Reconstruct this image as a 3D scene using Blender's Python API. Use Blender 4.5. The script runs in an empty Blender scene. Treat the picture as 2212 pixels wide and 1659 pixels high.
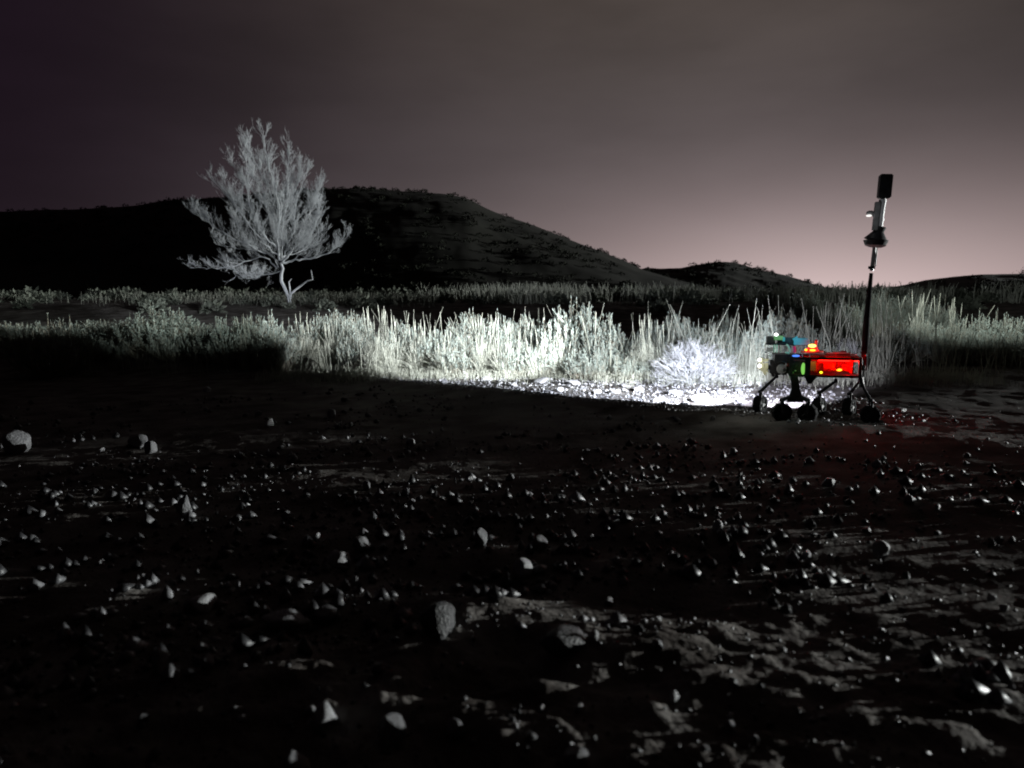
import bpy, math, random
import numpy as np
from mathutils import Vector, Matrix
R = math.radians
sc = bpy.context.scene
col = sc.collection
F = 760.0                     # focal length in pixels of a 1024 wide picture
CAMH = 1.13
PITCH = math.atan(84/F)

# ------------------------------------------------------------------ camera
cam = bpy.data.cameras.new("camera"); camo = bpy.data.objects.new("camera", cam); col.objects.link(camo)
cam.sensor_width = 36; cam.lens = F/1024*36; cam.clip_start = .05; cam.clip_end = 5000
camo.location = (0, 0, CAMH); camo.rotation_euler = (math.pi/2 - PITCH, 0, 0)
sc.camera = camo
cam.dof.use_dof = True; cam.dof.focus_distance = 9.5; cam.dof.aperture_fstop = 2.2
sc.view_settings.view_transform = 'Standard'; sc.view_settings.look = 'None'
sc.view_settings.exposure = 0; sc.view_settings.gamma = 1
sc.cycles.pixel_filter_type = 'BLACKMAN_HARRIS'; sc.cycles.filter_width = 1.9
sc.cycles.max_bounces = 5; sc.cycles.transparent_max_bounces = 8
sc.cycles.sample_clamp_indirect = 3

# ------------------------------------------------------------------ night sky: city glow behind the hills on the right
GAZ = R(23.0)
w = bpy.data.worlds.new("World"); sc.world = w; w.use_nodes = True
nt = w.node_tree; nt.nodes.clear()
def N(t, **k):
    n = nt.nodes.new(t)
    for a, b in k.items(): setattr(n, a, b)
    return n
def L(a, b): nt.links.new(a, b)
def M_(op, a, b=None, c=None):
    n = N('ShaderNodeMath', operation=op)
    for i, v in enumerate((a, b, c)):
        if v is None: continue
        if isinstance(v, (int, float)): n.inputs[i].default_value = v
        else: L(v, n.inputs[i])
    return n.outputs[0]
def MR(v, a, b, c=0., d=1., interp='SMOOTHSTEP'):
    n = N('ShaderNodeMapRange', interpolation_type=interp)
    L(v, n.inputs[0])
    for i, q in enumerate((a, b, c, d)): n.inputs[i+1].default_value = q
    return n.outputs[0]
tc = N('ShaderNodeTexCoord'); sp = N('ShaderNodeSeparateXYZ'); L(tc.outputs['Generated'], sp.inputs[0])
X, Y, Z = sp.outputs
az = M_('ARCTAN2', X, Y)                                  # 0 = straight ahead, + to the right
el = M_('ARCSINE', Z)
daz = M_('SUBTRACT', az, GAZ)
# main glow: narrow in elevation, wide in azimuth
g1 = M_('ADD', M_('POWER', M_('DIVIDE', daz, 0.35), 2), M_('POWER', M_('DIVIDE', M_('SUBTRACT', el, -0.03), 0.118), 2))
g1 = M_('EXPONENT', M_('MULTIPLY', M_('POWER', g1, .75), -1))
g2 = M_('ADD', M_('POWER', M_('DIVIDE', daz, 0.62), 2), M_('POWER', M_('DIVIDE', M_('SUBTRACT', el, 0.0), 0.50), 2))
g2 = M_('EXPONENT', M_('MULTIPLY', g2, -1))
bside = MR(az, -0.60, 0.20)                                # dark purple left, grey right
behind = MR(M_('ABSOLUTE', az), 0.75, 1.6, 1.0, 0.35)
high = MR(el, 0.35, 1.1, 1.0, 0.45)
noise = N('ShaderNodeTexNoise'); noise.inputs['Scale'].default_value = 2.2; noise.inputs['Detail'].default_value = 6
mp = N('ShaderNodeMapping'); mp.inputs['Scale'].default_value = (1, 1, 3.2); L(tc.outputs['Generated'], mp.inputs[0]); L(mp.outputs[0], noise.inputs[0])
cl = MR(noise.outputs[0], .3, .72, 0.78, 1.2)
def mixc(f, a, b):
    n = N('ShaderNodeMix', data_type='RGBA')
    L(f, n.inputs[0])
    for s, v in ((6, a), (7, b)):
        if isinstance(v, tuple): n.inputs[s].default_value = (*v, 1)
        else: L(v, n.inputs[s])
    return n.outputs[2]
def scale(c, f):
    n = N('ShaderNodeVectorMath', operation='SCALE'); 
    if isinstance(c, tuple): n.inputs[0].default_value = c
    else: L(c, n.inputs[0])
    L(f, n.inputs['Scale']); return n.outputs[0]
def addv(a, b):
    n = N('ShaderNodeVectorMath', operation='ADD'); L(a, n.inputs[0]); L(b, n.inputs[1]); return n.outputs[0]
base = mixc(bside, (.0105, .0056, .0102), mixc(MR(el, .08, .42), (.042, .036, .039), (.060, .047, .040)))
base = scale(base, MR(az, .30, .75, 1.0, .55))
base = scale(base, M_('MULTIPLY', M_('MULTIPLY', behind, high), cl))
skyc = addv(base, addv(scale((.022, .019, .020), M_('MULTIPLY', g2, cl)), scale((.72, .55, .535), g1)))
bg = N('ShaderNodeBackground'); L(skyc, bg.inputs[0]); bg.inputs[1].default_value = 1.0
wo = N('ShaderNodeOutputWorld'); L(bg.outputs[0], wo.inputs[0])

# ------------------------------------------------------------------ the one distant lamp: grazing light from the right
SAZ, SEL = R(13.5), R(2.8)
SD = Vector((math.cos(SAZ)*math.cos(SEL), math.sin(SAZ)*math.cos(SEL), math.sin(SEL)))
sun = bpy.data.lights.new("sun", 'SUN'); sun.energy = 5.0; sun.angle = R(0.5); sun.color = (.96, 1.0, .97)
suno = bpy.data.objects.new("sun", sun); col.objects.link(suno)
suno.rotation_euler = SD.to_track_quat('Z', 'Y').to_euler()

# ------------------------------------------------------------------ helpers
rng = np.random.default_rng(7); random.seed(7)
def tag(o, label=None, cat=None, group=None, kind=None):
    if label: o["label"] = label
    if cat: o["category"] = cat
    if group: o["group"] = group
    if kind: o["kind"] = kind
    return o
def hsh(ix, iy, s):
    h = (ix.astype(np.int64)*374761393 + iy.astype(np.int64)*668265263 + s*1442695041) & 0xffffffff
    h = ((h ^ (h >> 13))*1274126177) & 0xffffffff
    return ((h ^ (h >> 16)) & 0xffff)/65535.0
def vn(x, y, s=0):
    ix = np.floor(x); iy = np.floor(y); fx = x-ix; fy = y-iy
    fx = fx*fx*fx*(fx*(fx*6-15)+10); fy = fy*fy*fy*(fy*(fy*6-15)+10)
    a = hsh(ix, iy, s); b = hsh(ix+1, iy, s); c = hsh(ix, iy+1, s); d = hsh(ix+1, iy+1, s)
    return (a+(b-a)*fx)*(1-fy)+(c+(d-c)*fx)*fy - .5
def fbm(x, y, s=0, o=4):
    t = 0; a = 1.
    for k in range(o):
        t = t + a*vn(x*2**k+k*17.3, y*2**k-k*9.1, s+k); a *= .5
    return t
def ss(a, b, x):
    t = np.clip((x-a)/(b-a), 0, 1); return t*t*(3-2*t)

def ray(px, py):
    cx = (px-512)/F; cy = (384-py)/F
    return Vector((cx, math.cos(PITCH)+cy*math.sin(PITCH), -math.sin(PITCH)+cy*math.cos(PITCH)))
TILT = .036
# lit sand patches of the foreground: (px, py, half length px, height m, skew) -> ramps facing the grazing light
def flat(px, py):
    dd = ray(px, py); t_ = TILT*.6; t = (CAMH+t_*2.8)/(t_*dd.x-dd.z)
    return dd.x*t, dd.y*t
PATCH = []
for (px, py, hl, hv, amp, sk) in [(535, 620, 76, 11, .078, -.06), (655, 636, 68, 11, .072, -.22), (452, 650, 48, 12, .035, -.1), (755, 668, 60, 7, .05, -.35),
        (600, 688, 60, 12, .03, -.25), (690, 705, 60, 12, .028, -.25), (925, 716, 60, 9, .026, -.15), (60, 585, 110, 12, .08, .02), (190, 607, 80, 10, .06, .12),
        (285, 617, 34, 8, .022, .08), (35, 402, 85, 6, .10, .0), (560, 738, 60, 12, .02, -.2), (700, 742, 60, 10, .024, -.2), (400, 690, 60, 12, .018, -.2), (830, 745, 60, 12, .02, -.2), (330, 606, 40, 5, .016, .12),
        (300, 700, 50, 14, .012, 0), (120, 520, 60, 6, .02, .1), (990, 700, 40, 8, .02, -.2), (500, 715, 40, 10, .02, -.2), (620, 660, 40, 6, .02, -.2), (790, 700, 50, 8, .02, -.3), (900, 750, 50, 10, .02, -.3)]:
    x0, y0 = flat(px-hl, py - sk*-hl*-1); x1, y1 = flat(px+hl, py - sk*hl)
    xa, ya = flat(px, py-hv); xb, yb = flat(px, py+hv)
    PATCH.append((x0, y0, x1, y1, abs(ya-yb)/2, amp))

def on_tilt(px, py):
    d = ray(px, py); t = (CAMH+TILT*2.8)/(TILT*d.x-d.z); return d.x*t, d.y*t
CR = (*on_tilt(384, 380), *on_tilt(759, 417))        # crest line bounding the headlight pool
def H(x, y, fine=True):
    x = np.asarray(x, float); y = np.asarray(y, float)
    r = np.hypot(x, y)
    z = 1.02*ss(15, 29, y) + .006*np.clip(y-29, 0, 300)
    z = z + .10*fbm(x*.35+3, y*.35, 11, 3)*(ss(2, 5, r)*(1-.75*ss(5, 7, r))+.75*ss(12, 15, r))*(1-ss(60, 90, r)) + .5*fbm(x*.05, y*.05, 5, 3)*ss(30, 60, r)
    near = 1-ss(9.0, 16, r)
    z = z + .050*fbm(x*1.0, y*1.5, 21, 3)*near*(1-.75*ss(2.3,3.4,r))*(1-.5*ss(.3, 1.5, x-.2*y))
    # tyre ruts running left-away to right-near in the foreground
    q = (y + .33*x + .25*np.sin(x*.7))
    z = z + .013*(1-.6*ss(.4, 1.4, x))*np.sin(q*7.5 + 1.5*fbm(x*.8, y*.8, 33, 2))*(1-ss(3.4, 5.5, r))*ss(1.2, 2, r)
    if fine:
        nr = 1-ss(2.3, 3.3, r)
        z = z + (.008+.020*nr)*fbm(x*8+.8*y, y*11, 41, 4)*(1-ss(5.5, 10, r)) + .026*nr*fbm(x*3.2, y*5.5+x*1.6, 46, 2) + .006*fbm(x*5, y*5, 44, 3)*(1-ss(9, 18, r))
    # crest
    ax, ay, bx, by = CR; dx, dy = bx-ax, by-ay; l = math.hypot(dx, dy)
    t = ((x-ax)*dx+(y-ay)*dy)/l; n = ((x-ax)*(-dy)+(y-ay)*dx)/l     # n>0 : beyond
    along = ss(-3, 0, t)*(1-ss(l+.2, l+3.0, t))
    cr = .040*np.exp(-((n+.16)/.30)**2)*(1+.9*vn(t*1.7, n*0, 71)+.7*vn(t*6, n*0, 72))
    z = z + cr*along
    z = z - .04*np.exp(-((n+1.6)/1.2)**2)*along
    z = z + .12*np.exp(-((x-9.2)/.9)**2)*ss(4.8, 5.5, y)*(1-ss(8.0, 9.0, y))  # low unseen berm, added to shade the middle ground
    # lit ramps
    for (x0, y0, x1, y1, hw, amp) in PATCH:
        ddx, ddy = x1-x0, y1-y0; ll = math.hypot(ddx, ddy)
        u = ((x-x0)*ddx+(y-y0)*ddy)/ll/ll; v = ((x-x0)*(-ddy)+(y-y0)*ddx)/ll/(hw*1.25)
        wgt = np.exp(-(np.abs(.6*v+.7*vn(x*3.5, y*3.5, 66))**2.4))
        prof = np.clip(1-u, 0, 1)*ss(-.45, .05, u)*ss(0, .12, 1-u)
        z = z + .95*amp*wgt*prof*(1+.35*vn(x*5, y*8, 88))
    # unseen bank added at the right to keep grazing light off the far track
    z = z + (.74+.22*ss(13.5, 15.5, y)+.02*np.clip(y-16, 0, 14))*np.exp(-((x-22.0)/2.2)**2)*ss(9.6, 11.4, y)*(1-ss(27, 30, y))
    z = z + TILT*(np.clip(x, -7, 7)-2.8)*(.5+.5*ss(2.2, 3.3, r))*(1-ss(14.5, 18, y))
    return z
def hz(x, y): return float(H(np.array([x]), np.array([y]))[0])
def ground_at(px, py):
    d = ray(px, py); ts = np.geomspace(1.0, 90, 1400)
    zz = H(d.x*ts, d.y*ts) - (CAMH+d.z*ts)
    k = int(np.argmax(zz > 0))
    if zz[k] <= 0: k = len(ts)-1
    return d.x*ts[k], d.y*ts[k]
def proj(x, y, z):
    z -= CAMH; f = y*math.cos(PITCH)-z*math.sin(PITCH); u = y*math.sin(PITCH)+z*math.cos(PITCH)
    return 512+F*x/f, 384-F*u/f

def mesh_np(name, V, Fq, mats, parent=None, smooth=False, mi=None):
    me = bpy.data.meshes.new(name)
    V = np.asarray(V, np.float32); Fq = np.asarray(Fq, np.int32)
    k = Fq.shape[1]
    me.vertices.add(len(V)); me.vertices.foreach_set("co", V.ravel())
    me.loops.add(Fq.size); me.loops.foreach_set("vertex_index", Fq.ravel())
    me.polygons.add(len(Fq)); me.polygons.foreach_set("loop_start", np.arange(0, Fq.size, k, dtype=np.int32))
    me.polygons.foreach_set("loop_total", np.full(len(Fq), k, np.int32))
    if smooth: me.polygons.foreach_set("use_smooth", np.ones(len(Fq), bool))
    for m in (mats if isinstance(mats, (list, tuple)) else [mats]): me.materials.append(m)
    if mi is not None: me.polygons.foreach_set("material_index", np.asarray(mi, np.int32))
    me.update(calc_edges=True); me.validate()
    o = bpy.data.objects.new(name, me); col.objects.link(o)
    if parent: o.parent = parent
    return o
def empty(name, loc=(0, 0, 0), rz=0):
    o = bpy.data.objects.new(name, None); o.location = loc; o.rotation_euler = (0, 0, rz); o.empty_display_size = .1
    col.objects.link(o); return o

# ------------------------------------------------------------------ materials
def mat(name, c=(.5, .5, .5), rough=.8, metal=0, c2=None, nscale=8, bump=0, bscale=40, emit=None, es=0, spec=.3, trans=0, coat=0):
    m = bpy.data.materials.new(name); m.use_nodes = True; t = m.node_tree; b = t.nodes['Principled BSDF']
    b.inputs['Base Color'].default_value = (*c, 1); b.inputs['Roughness'].default_value = rough; b.inputs['Metallic'].default_value = metal
    b.inputs['Specular IOR Level'].default_value = spec
    if coat: b.inputs['Coat Weight'].default_value = coat
    if trans: b.inputs['Transmission Weight'].default_value = trans
    if emit: b.inputs['Emission Color'].default_value = (*emit, 1); b.inputs['Emission Strength'].default_value = es
    co = t.nodes.new('ShaderNodeTexCoord')
    if c2:
        n = t.nodes.new('ShaderNodeTexNoise'); n.inputs['Scale'].default_value = nscale; n.inputs['Detail'].default_value = 6
        t.links.new(co.outputs['Object'], n.inputs[0])
        r = t.nodes.new('ShaderNodeValToRGB'); r.color_ramp.elements[0].position = .35; r.color_ramp.elements[1].position = .68
        r.color_ramp.elements[0].color = (*c, 1); r.color_ramp.elements[1].color = (*c2, 1)
        t.links.new(n.outputs[0], r.inputs[0]); t.links.new(r.outputs[0], b.inputs['Base Color'])
    if bump:
        n2 = t.nodes.new('ShaderNodeTexNoise'); n2.inputs['Scale'].default_value = bscale; n2.inputs['Detail'].default_value = 8
        t.links.new(co.outputs['Object'], n2.inputs[0])
        bp = t.nodes.new('ShaderNodeBump'); bp.inputs['Strength'].default_value = bump; bp.inputs['Distance'].default_value = .02
        t.links.new(n2.outputs[0], bp.inputs['Height']); t.links.new(bp.outputs[0], b.inputs['Normal'])
    return m
mGround = mat('dry_soil', (.058, .049, .044), .95, c2=(.19, .178, .168), nscale=2.6, bump=.45, bscale=45, spec=.1)
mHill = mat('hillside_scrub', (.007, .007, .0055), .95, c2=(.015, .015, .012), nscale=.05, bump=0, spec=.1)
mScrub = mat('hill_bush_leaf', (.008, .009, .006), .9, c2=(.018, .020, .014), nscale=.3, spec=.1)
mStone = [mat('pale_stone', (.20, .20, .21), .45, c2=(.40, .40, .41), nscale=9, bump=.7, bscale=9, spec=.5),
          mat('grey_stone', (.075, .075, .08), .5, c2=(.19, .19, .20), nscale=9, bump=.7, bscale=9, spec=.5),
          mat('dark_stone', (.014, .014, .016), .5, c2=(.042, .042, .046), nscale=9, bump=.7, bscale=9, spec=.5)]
mSage = mat('sage_leaf', (.17, .205, .18), .7, c2=(.30, .34, .30), nscale=7, spec=.2)
mSageS = mat('sage_stem', (.15, .14, .11), .8, c2=(.24, .22, .17), nscale=7, spec=.2)
mStraw = mat('straw_blade', (.23, .235, .19), .75, c2=(.36, .37, .31), nscale=6, spec=.2)
mTwig = mat('pale_twig', (.36, .365, .375), .7, c2=(.50, .505, .51), nscale=8, spec=.2)
mBark = mat('pale_bark', (.38, .40, .42), .75, c2=(.50, .52, .54), nscale=4, spec=.2)
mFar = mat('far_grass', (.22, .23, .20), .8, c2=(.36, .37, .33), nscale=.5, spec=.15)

# ------------------------------------------------------------------ ground sheet
def build_ground():
    fine = np.arange(-41, 41.001, .115)
    coarse = np.concatenate([np.arange(44, 316, 4.0)])
    az_ = np.radians(np.concatenate([fine, coarse])); na = len(az_)
    rr = np.concatenate([np.geomspace(.7, 40, 560), np.geomspace(41.5, 900, 60)])
    A, RR = np.meshgrid(az_, rr)
    x = np.sin(A)*RR; y = np.cos(A)*RR
    z = H(x, y)
    V = np.stack([x, y, z], -1).reshape(-1, 3)
    V = np.vstack([V, [[0, 0, float(H(np.array([0.]), np.array([0.]))[0])]]])
    nr = len(rr); i = np.arange(nr-1)[:, None]; j = np.arange(na)[None, :]; j2 = (j+1) % na
    q = np.stack([i*na+j, (i+1)*na+j, (i+1)*na+j2, i*na+j2], -1).reshape(-1, 4)[:, ::-1]
    jj = np.arange(na); cap = np.stack([np.full(na, len(V)-1), jj, (jj+1) % na, (jj+1) % na], -1)
    o = mesh_np('ground', V, q, mGround, smooth=True)
    # close the small hole below the camera
    V2 = np.vstack([V[:na], V[-1:]]); F2 = np.stack([(jj+1) % na, jj, np.full(na, na)], -1)
    o2 = mesh_np('ground', V2, F2, mGround)
    tag(o, kind='structure'); tag(o2, kind='structure')
build_ground()

# ------------------------------------------------------------------ hills (real distance, real height)
def hill(name, prof, d0, d1, d2, rough, seed, m_=None):
    """prof: skyline points (px, py of the 1024 picture); d0 foot, d1 ridge, d2 far foot"""
    px = np.array([p[0] for p in prof], float); py = np.array([p[1] for p in prof], float)
    us = np.linspace(px[0], px[-1], 420); vs = np.interp(us, px, py)
    k = np.exp(-np.linspace(-2, 2, 9)**2); k /= k.sum(); vs = np.convolve(np.pad(vs, 4, 'edge'), k, 'valid')
    nd = 90; D = np.concatenate([np.linspace(d0, d1, 60), np.linspace(d1, d2, 31)[1:]]); nd = len(D)
    V = []
    rays = [ray(u, v) for u, v in zip(us, vs)]
    dx = np.array([r.x/r.y for r in rays]); dz = np.array([r.z/r.y for r in rays])
    DD, DX = np.meshgrid(D, dx, indexing='ij')
    wob = 1+.10*fbm(DX*5, DX*0+seed, seed, 3)
    yy = DD; xx = DX*DD
    ridge = CAMH + dz*d1
    t = (DD-d0)/(d1-d0)
    f = np.where(t < 1, np.sin(np.clip(t, 0, 1)*math.pi/2)**1.25, np.cos(np.clip((DD-d1)/(d2-d1), 0, 1)*math.pi/2)**1.0)
    foot = 0
    z = foot + (ridge[None, :]-foot)*f
    n = fbm(xx/22, yy/22, seed, 4)*rough*5 + fbm(xx/3.0, yy/3.0, seed+9, 3)*rough
    z = z + n*np.sin(np.clip(f, 0, 1)*math.pi)*1.6 + fbm(xx/2.2, yy/2.2, seed+3, 3)*rough*.45 - (1-ss(0, .06, f))*1.5
    V = np.stack([xx, yy, z], -1).reshape(-1, 3); m = len(dx)
    i = np.arange(nd-1)[:, None]; j = np.arange(m-1)[None, :]
    q = np.stack([i*m+j, i*m+j+1, (i+1)*m+j+1, (i+1)*m+j], -1).reshape(-1, 4)
    o = mesh_np(name, V, q, m_ or mHill, smooth=True); tag(o, kind='structure')
    return V.reshape(nd, m, 3)
K = 1/2.16
P = lambda L_: [(a*K, b*K) for a, b in L_]
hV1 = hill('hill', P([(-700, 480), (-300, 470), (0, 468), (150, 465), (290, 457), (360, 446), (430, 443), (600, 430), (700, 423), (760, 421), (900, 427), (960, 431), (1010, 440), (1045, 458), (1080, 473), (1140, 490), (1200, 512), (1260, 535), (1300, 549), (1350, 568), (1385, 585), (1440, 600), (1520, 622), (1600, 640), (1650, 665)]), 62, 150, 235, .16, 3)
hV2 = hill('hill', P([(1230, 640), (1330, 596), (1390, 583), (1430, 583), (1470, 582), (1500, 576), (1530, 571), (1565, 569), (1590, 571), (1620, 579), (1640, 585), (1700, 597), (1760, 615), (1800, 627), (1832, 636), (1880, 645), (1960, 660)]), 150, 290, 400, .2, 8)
hV3 = hill('hill', P([(1700, 662), (1790, 645), (1835, 634), (1880, 627), (1950, 617), (2000, 606), (2060, 599), (2120, 594), (2212, 593), (2330, 597), (2500, 590), (2800, 580), (3100, 600)]), 75, 135, 210, .12, 12, mat('hillside_lit_tone', (.12, .13, .12), .95, c2=(.19, .20, .185), nscale=.06, spec=.1))  # right hill's paler colour stands in for light on its slope

# ------------------------------------------------------------------ generic mesh builder for plants (numpy)
class PB:
    def __init__(s): s.V = []; s.Q = []; s.M = []; s.n = 0
    def tube(s, pts, rad, k=3, m=0):
        pts = np.asarray(pts, float); n = len(pts)
        T = np.gradient(pts, axis=0); T /= np.linalg.norm(T, axis=1)[:, None]+1e-9
        up = np.array([.3, .9, .1]); A = np.cross(T, up); A /= np.linalg.norm(A, axis=1)[:, None]+1e-9; B = np.cross(T, A)
        th = np.arange(k)*2*math.pi/k
        ring = pts[:, None, :] + np.asarray(rad)[:, None, None]*(np.cos(th)[None, :, None]*A[:, None, :]+np.sin(th)[None, :, None]*B[:, None, :])
        s.V.append(ring.reshape(-1, 3))
        i = np.arange(n-1)[:, None]; j = np.arange(k)[None, :]
        q = np.stack([i*k+j, i*k+(j+1) % k, (i+1)*k+(j+1) % k, (i+1)*k+j], -1).reshape(-1, 4)+s.n
        s.Q.append(q); s.M.append(np.full(len(q), m)); s.n += n*k
    def leaves(s, c, d, length, width, m=1):
        """c centres (n,3), d directions (n,3)"""
        c = np.asarray(c); d = np.asarray(d); n = len(c)
        d = d/(np.linalg.norm(d, axis=1)[:, None]+1e-9)
        rnd = rng.normal(size=(n, 3)); w_ = np.cross(d, rnd); w_ /= np.linalg.norm(w_, axis=1)[:, None]+1e-9
        l = np.asarray(length)*np.ones(n); ww = np.asarray(width)*np.ones(n)
        a = c; b = c+d*(l*.5)[:, None]+w_*(ww*.5)[:, None]; e = c+d*l[:, None]; g = c+d*(l*.5)[:, None]-w_*(ww*.5)[:, None]
        s.V.append(np.stack([a, b, e, g], 1).reshape(-1, 3))
        q = np.arange(n*4).reshape(n, 4)+s.n
        s.Q.append(q); s.M.append(np.full(n, m)); s.n += 4*n
    def build(s, name, mats, parent=None):
        return mesh_np(name, np.vstack(s.V), np.vstack(s.Q), mats, parent, mi=np.concatenate(s.M))
def unit(v): return v/(np.linalg.norm(v)+1e-9)

# ---- sagebrush: woody stems fanning out, feathery upright leaf spikes.  Unit size: radius .5, height 1
def sage(seed, n=120, spike=.25, dens=34):
    global rng; rng = np.random.default_rng(seed); p = PB(); lv_c = []; lv_d = []
    stems = PB()
    for i in range(n):
        a = rng.uniform(0, 2*math.pi); rad = .5*math.sqrt(rng.uniform(0, 1)); hh = (1-.45*(rad/.5)**2)*rng.uniform(.68, 1.0)
        if rng.uniform() < .1: hh *= 1.12
        b = np.array([math.cos(a)*rad*.22, math.sin(a)*rad*.22, -.03]); e = np.array([math.cos(a)*rad, math.sin(a)*rad, hh])
        c = np.array([math.cos(a)*rad*1.0, math.sin(a)*rad*1.0, hh*.36])
        e = e + rng.normal(size=3)*.02
        t = np.linspace(0, 1, 6)[:, None]; pts = (1-t)**2*b+2*t*(1-t)*c+t*t*e
        stems.tube(pts, np.linspace(.008, .003, 6), 3, 0)
        m = dens; tt = rng.uniform(.42, 1, m)**.8; tt = tt[:, None]
        cc = (1-tt)**2*b+2*tt*(1-tt)*c+tt*tt*e; dd = 2*(1-tt)*(c-b)+2*tt*(e-c); dd /= np.linalg.norm(dd, axis=1)[:, None]
        lv_c.append(cc); lv_d.append(dd*.9+rng.normal(size=(m, 3))*.26+np.array([0, 0, .5]))
        # side spikes
        for k in range(4):
            t0 = rng.uniform(.35, .85); q0 = (1-t0)**2*b+2*t0*(1-t0)*c+t0*t0*e
            q1 = q0 + np.array([rng.normal()*.05, rng.normal()*.05, rng.uniform(.10, .2)])
            stems.tube([q0, (q0+q1)/2+rng.normal(size=3)*.006, q1], [.003, .0025, .0015], 3, 0)
            s_ = rng.uniform(.2, 1, 9)[:, None]; lv_c.append(q0+(q1-q0)*s_); lv_d.append((q1-q0)[None, :]*7+rng.normal(size=(9, 3))*.25)
    lv_c = np.vstack(lv_c); lv_d = np.vstack(lv_d); nl = len(lv_c)
    p.leaves(lv_c, lv_d, rng.uniform(.03, .06, nl), rng.uniform(.006, .012, nl), 0)
    return stems, p
# ---- bunch grass with tall seed stalks
def bunch(seed, n=260, tall=16):
    global rng; rng = np.random.default_rng(seed); p = PB(); h = PB()
    for i in range(n):
        a = rng.uniform(0, 2*math.pi); r0 = .16*math.sqrt(rng.uniform()); ln = rng.uniform(.35, .75); lean = abs(rng.normal())*.42
        b = np.array([math.cos(a)*r0, math.sin(a)*r0, -.02]); d = np.array([math.cos(a)*math.sin(lean), math.sin(a)*math.sin(lean), math.cos(lean)])
        e = b+d*ln; c = b+np.array([0, 0, 1])*ln*.5; e[2] -= lean*.12
        t = np.linspace(0, 1, 4)[:, None]; pts = (1-t)**2*b+2*t*(1-t)*c+t*t*e
        p.tube(pts, [.004, .0036, .0026, .001], 3, 0)
    for i in range(tall):
        a = rng.uniform(0, 2*math.pi); r0 = .2*math.sqrt(rng.uniform()); ln = rng.uniform(.55, 1.12); lean = rng.normal(size=2)*.10
        b = np.array([math.cos(a)*r0, math.sin(a)*r0, -.02]); e = b+np.array([lean[0], lean[1], 1])*ln; c = (b+e)/2+np.array([lean[0], lean[1], 0])*-.2
        t = np.linspace(0, 1, 5)[:, None]; pts = (1-t)**2*b+2*t*(1-t)*c+t*t*e
        p.tube(pts, [.005, .0045, .004, .0035, .003], 3, 0)
        t0 = .8; q0 = (1-t0)**2*b+2*t0*(1-t0)*c+t0*t0*e
        h.tube([q0, (q0+e)/2, e+(e-q0)*.2], [.003, .008, .002], 4, 0)
    return p, h
# ---- rounded twiggy shrub, forked pale twigs
def twiggy(seed, n=70):
    global rng; rng = np.random.default_rng(seed); p = PB(); tp = PB()
    def grow(b, d, ln, r, lvl):
        e = b+d*ln; mid = (b+e)/2+rng.normal(size=3)*ln*.10
        (p if lvl < 3 else tp).tube([b, mid, e], [r, r*.85, r*.65], 3, 0)
        if lvl >= 4: return
        for k in range(2 if rng.uniform() < .6 else 3):
            nd = unit(d+rng.normal(size=3)*.42+np.array([0, 0, .16])); grow(e, nd, ln*rng.uniform(.62, .82), r*.72, lvl+1)
    for i in range(n):
        a = rng.uniform(0, 2*math.pi); ph = math.acos(rng.uniform(.08, 1))
        d = np.array([math.cos(a)*math.sin(ph), math.sin(a)*math.sin(ph), math.cos(ph)])
        grow(np.array([d[0]*.04, d[1]*.04, 0]), d, .17+.06*d[2], .006, 0)
    return p, tp
protos = {'sage': [], 'bunch': [], 'twiggy': []}
for i in range(7):
    s_, l_ = sage(100+i, n=150+10*(i % 3)); protos['sage'].append((s_, l_))
for i in range(5): protos['bunch'].append(bunch(200+i))
for i in range(2): protos['twiggy'].append(twiggy(300+i))
cache = {}
PLANTS = []
def plant(kind, var, x, y, wd, ht, rz, label, group=None, cat=None):
    nm = {'sage': 'sagebrush', 'bunch': 'bunch_grass', 'twiggy': 'twiggy_shrub'}[kind]
    parts = {'sage': ('stems', 'foliage'), 'bunch': ('blades', 'seed_heads'), 'twiggy': ('branches', 'twigs')}[kind]
    ms = {'sage': (mSageS, mSage), 'bunch': (mStraw, mStraw), 'twiggy': (mTwig, mTwig)}[kind]
    var %= len(protos[kind]); key = (kind, var)
    root = empty(nm, (x, y, hz(x, y)-.02), rz)
    if key not in cache:
        a, b = protos[kind][var]; cache[key] = (a.build(parts[0], ms[0], root), b.build(parts[1], ms[1], root))
    else:
        for o in cache[key]:
            c = o.copy(); col.objects.link(c); c.parent = root
    root.scale = (wd, wd, ht)
    PLANTS.append(root)
    tag(root, label, cat or {'sage': 'shrub', 'bunch': 'grass clump', 'twiggy': 'shrub'}[kind], group)
    return root

# (cx, base y, top y, width) in 2212-wide picture pixels; depth where the base shows, or given
LITG = 'shrubs lit white along the track edge'
DIML = 'dim shrubs at the left end of the brush row'
DIMR = 'grey shrubs right of the rover'
FR = [ground_at(px_, 378 if px_ < 600 else 381) for px_ in range(-60, 1100, 20)]
FRX = np.array([f[0] for f in FR]); FRY = np.array([f[1] for f in FR])
def front(x): return np.interp(x, FRX, FRY)
def put(kind, cx, top, wpx, dep=None, by=None, label='', group=None, var=None):
    if dep is not None and dep < 14.9: dep = max(ground_at(cx*K, 379)[1] + (dep-10.35)*.9, dep*.98)
    if dep is None: x, y = ground_at(cx*K, by*K)
    else: y = dep; x = ray(cx*K, 700*K).x/ray(cx*K, 700*K).y*dep
    r = ray(cx*K, top*K); zt = CAMH + r.z/r.y*y
    h = max(.15, zt-hz(x, y)); wd = wpx*K/F*y*(1.15 if kind == 'sage' else 1.5 if kind == 'bunch' else 1)
    if kind == 'twiggy': h = h/.62; wd = wd/1.15
    if var is None: var = random.randrange(99)
    return plant(kind, var, x, y, wd, h, random.uniform(0, 6.28), label, group)
S, B = 'sage', 'bunch'
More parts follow.
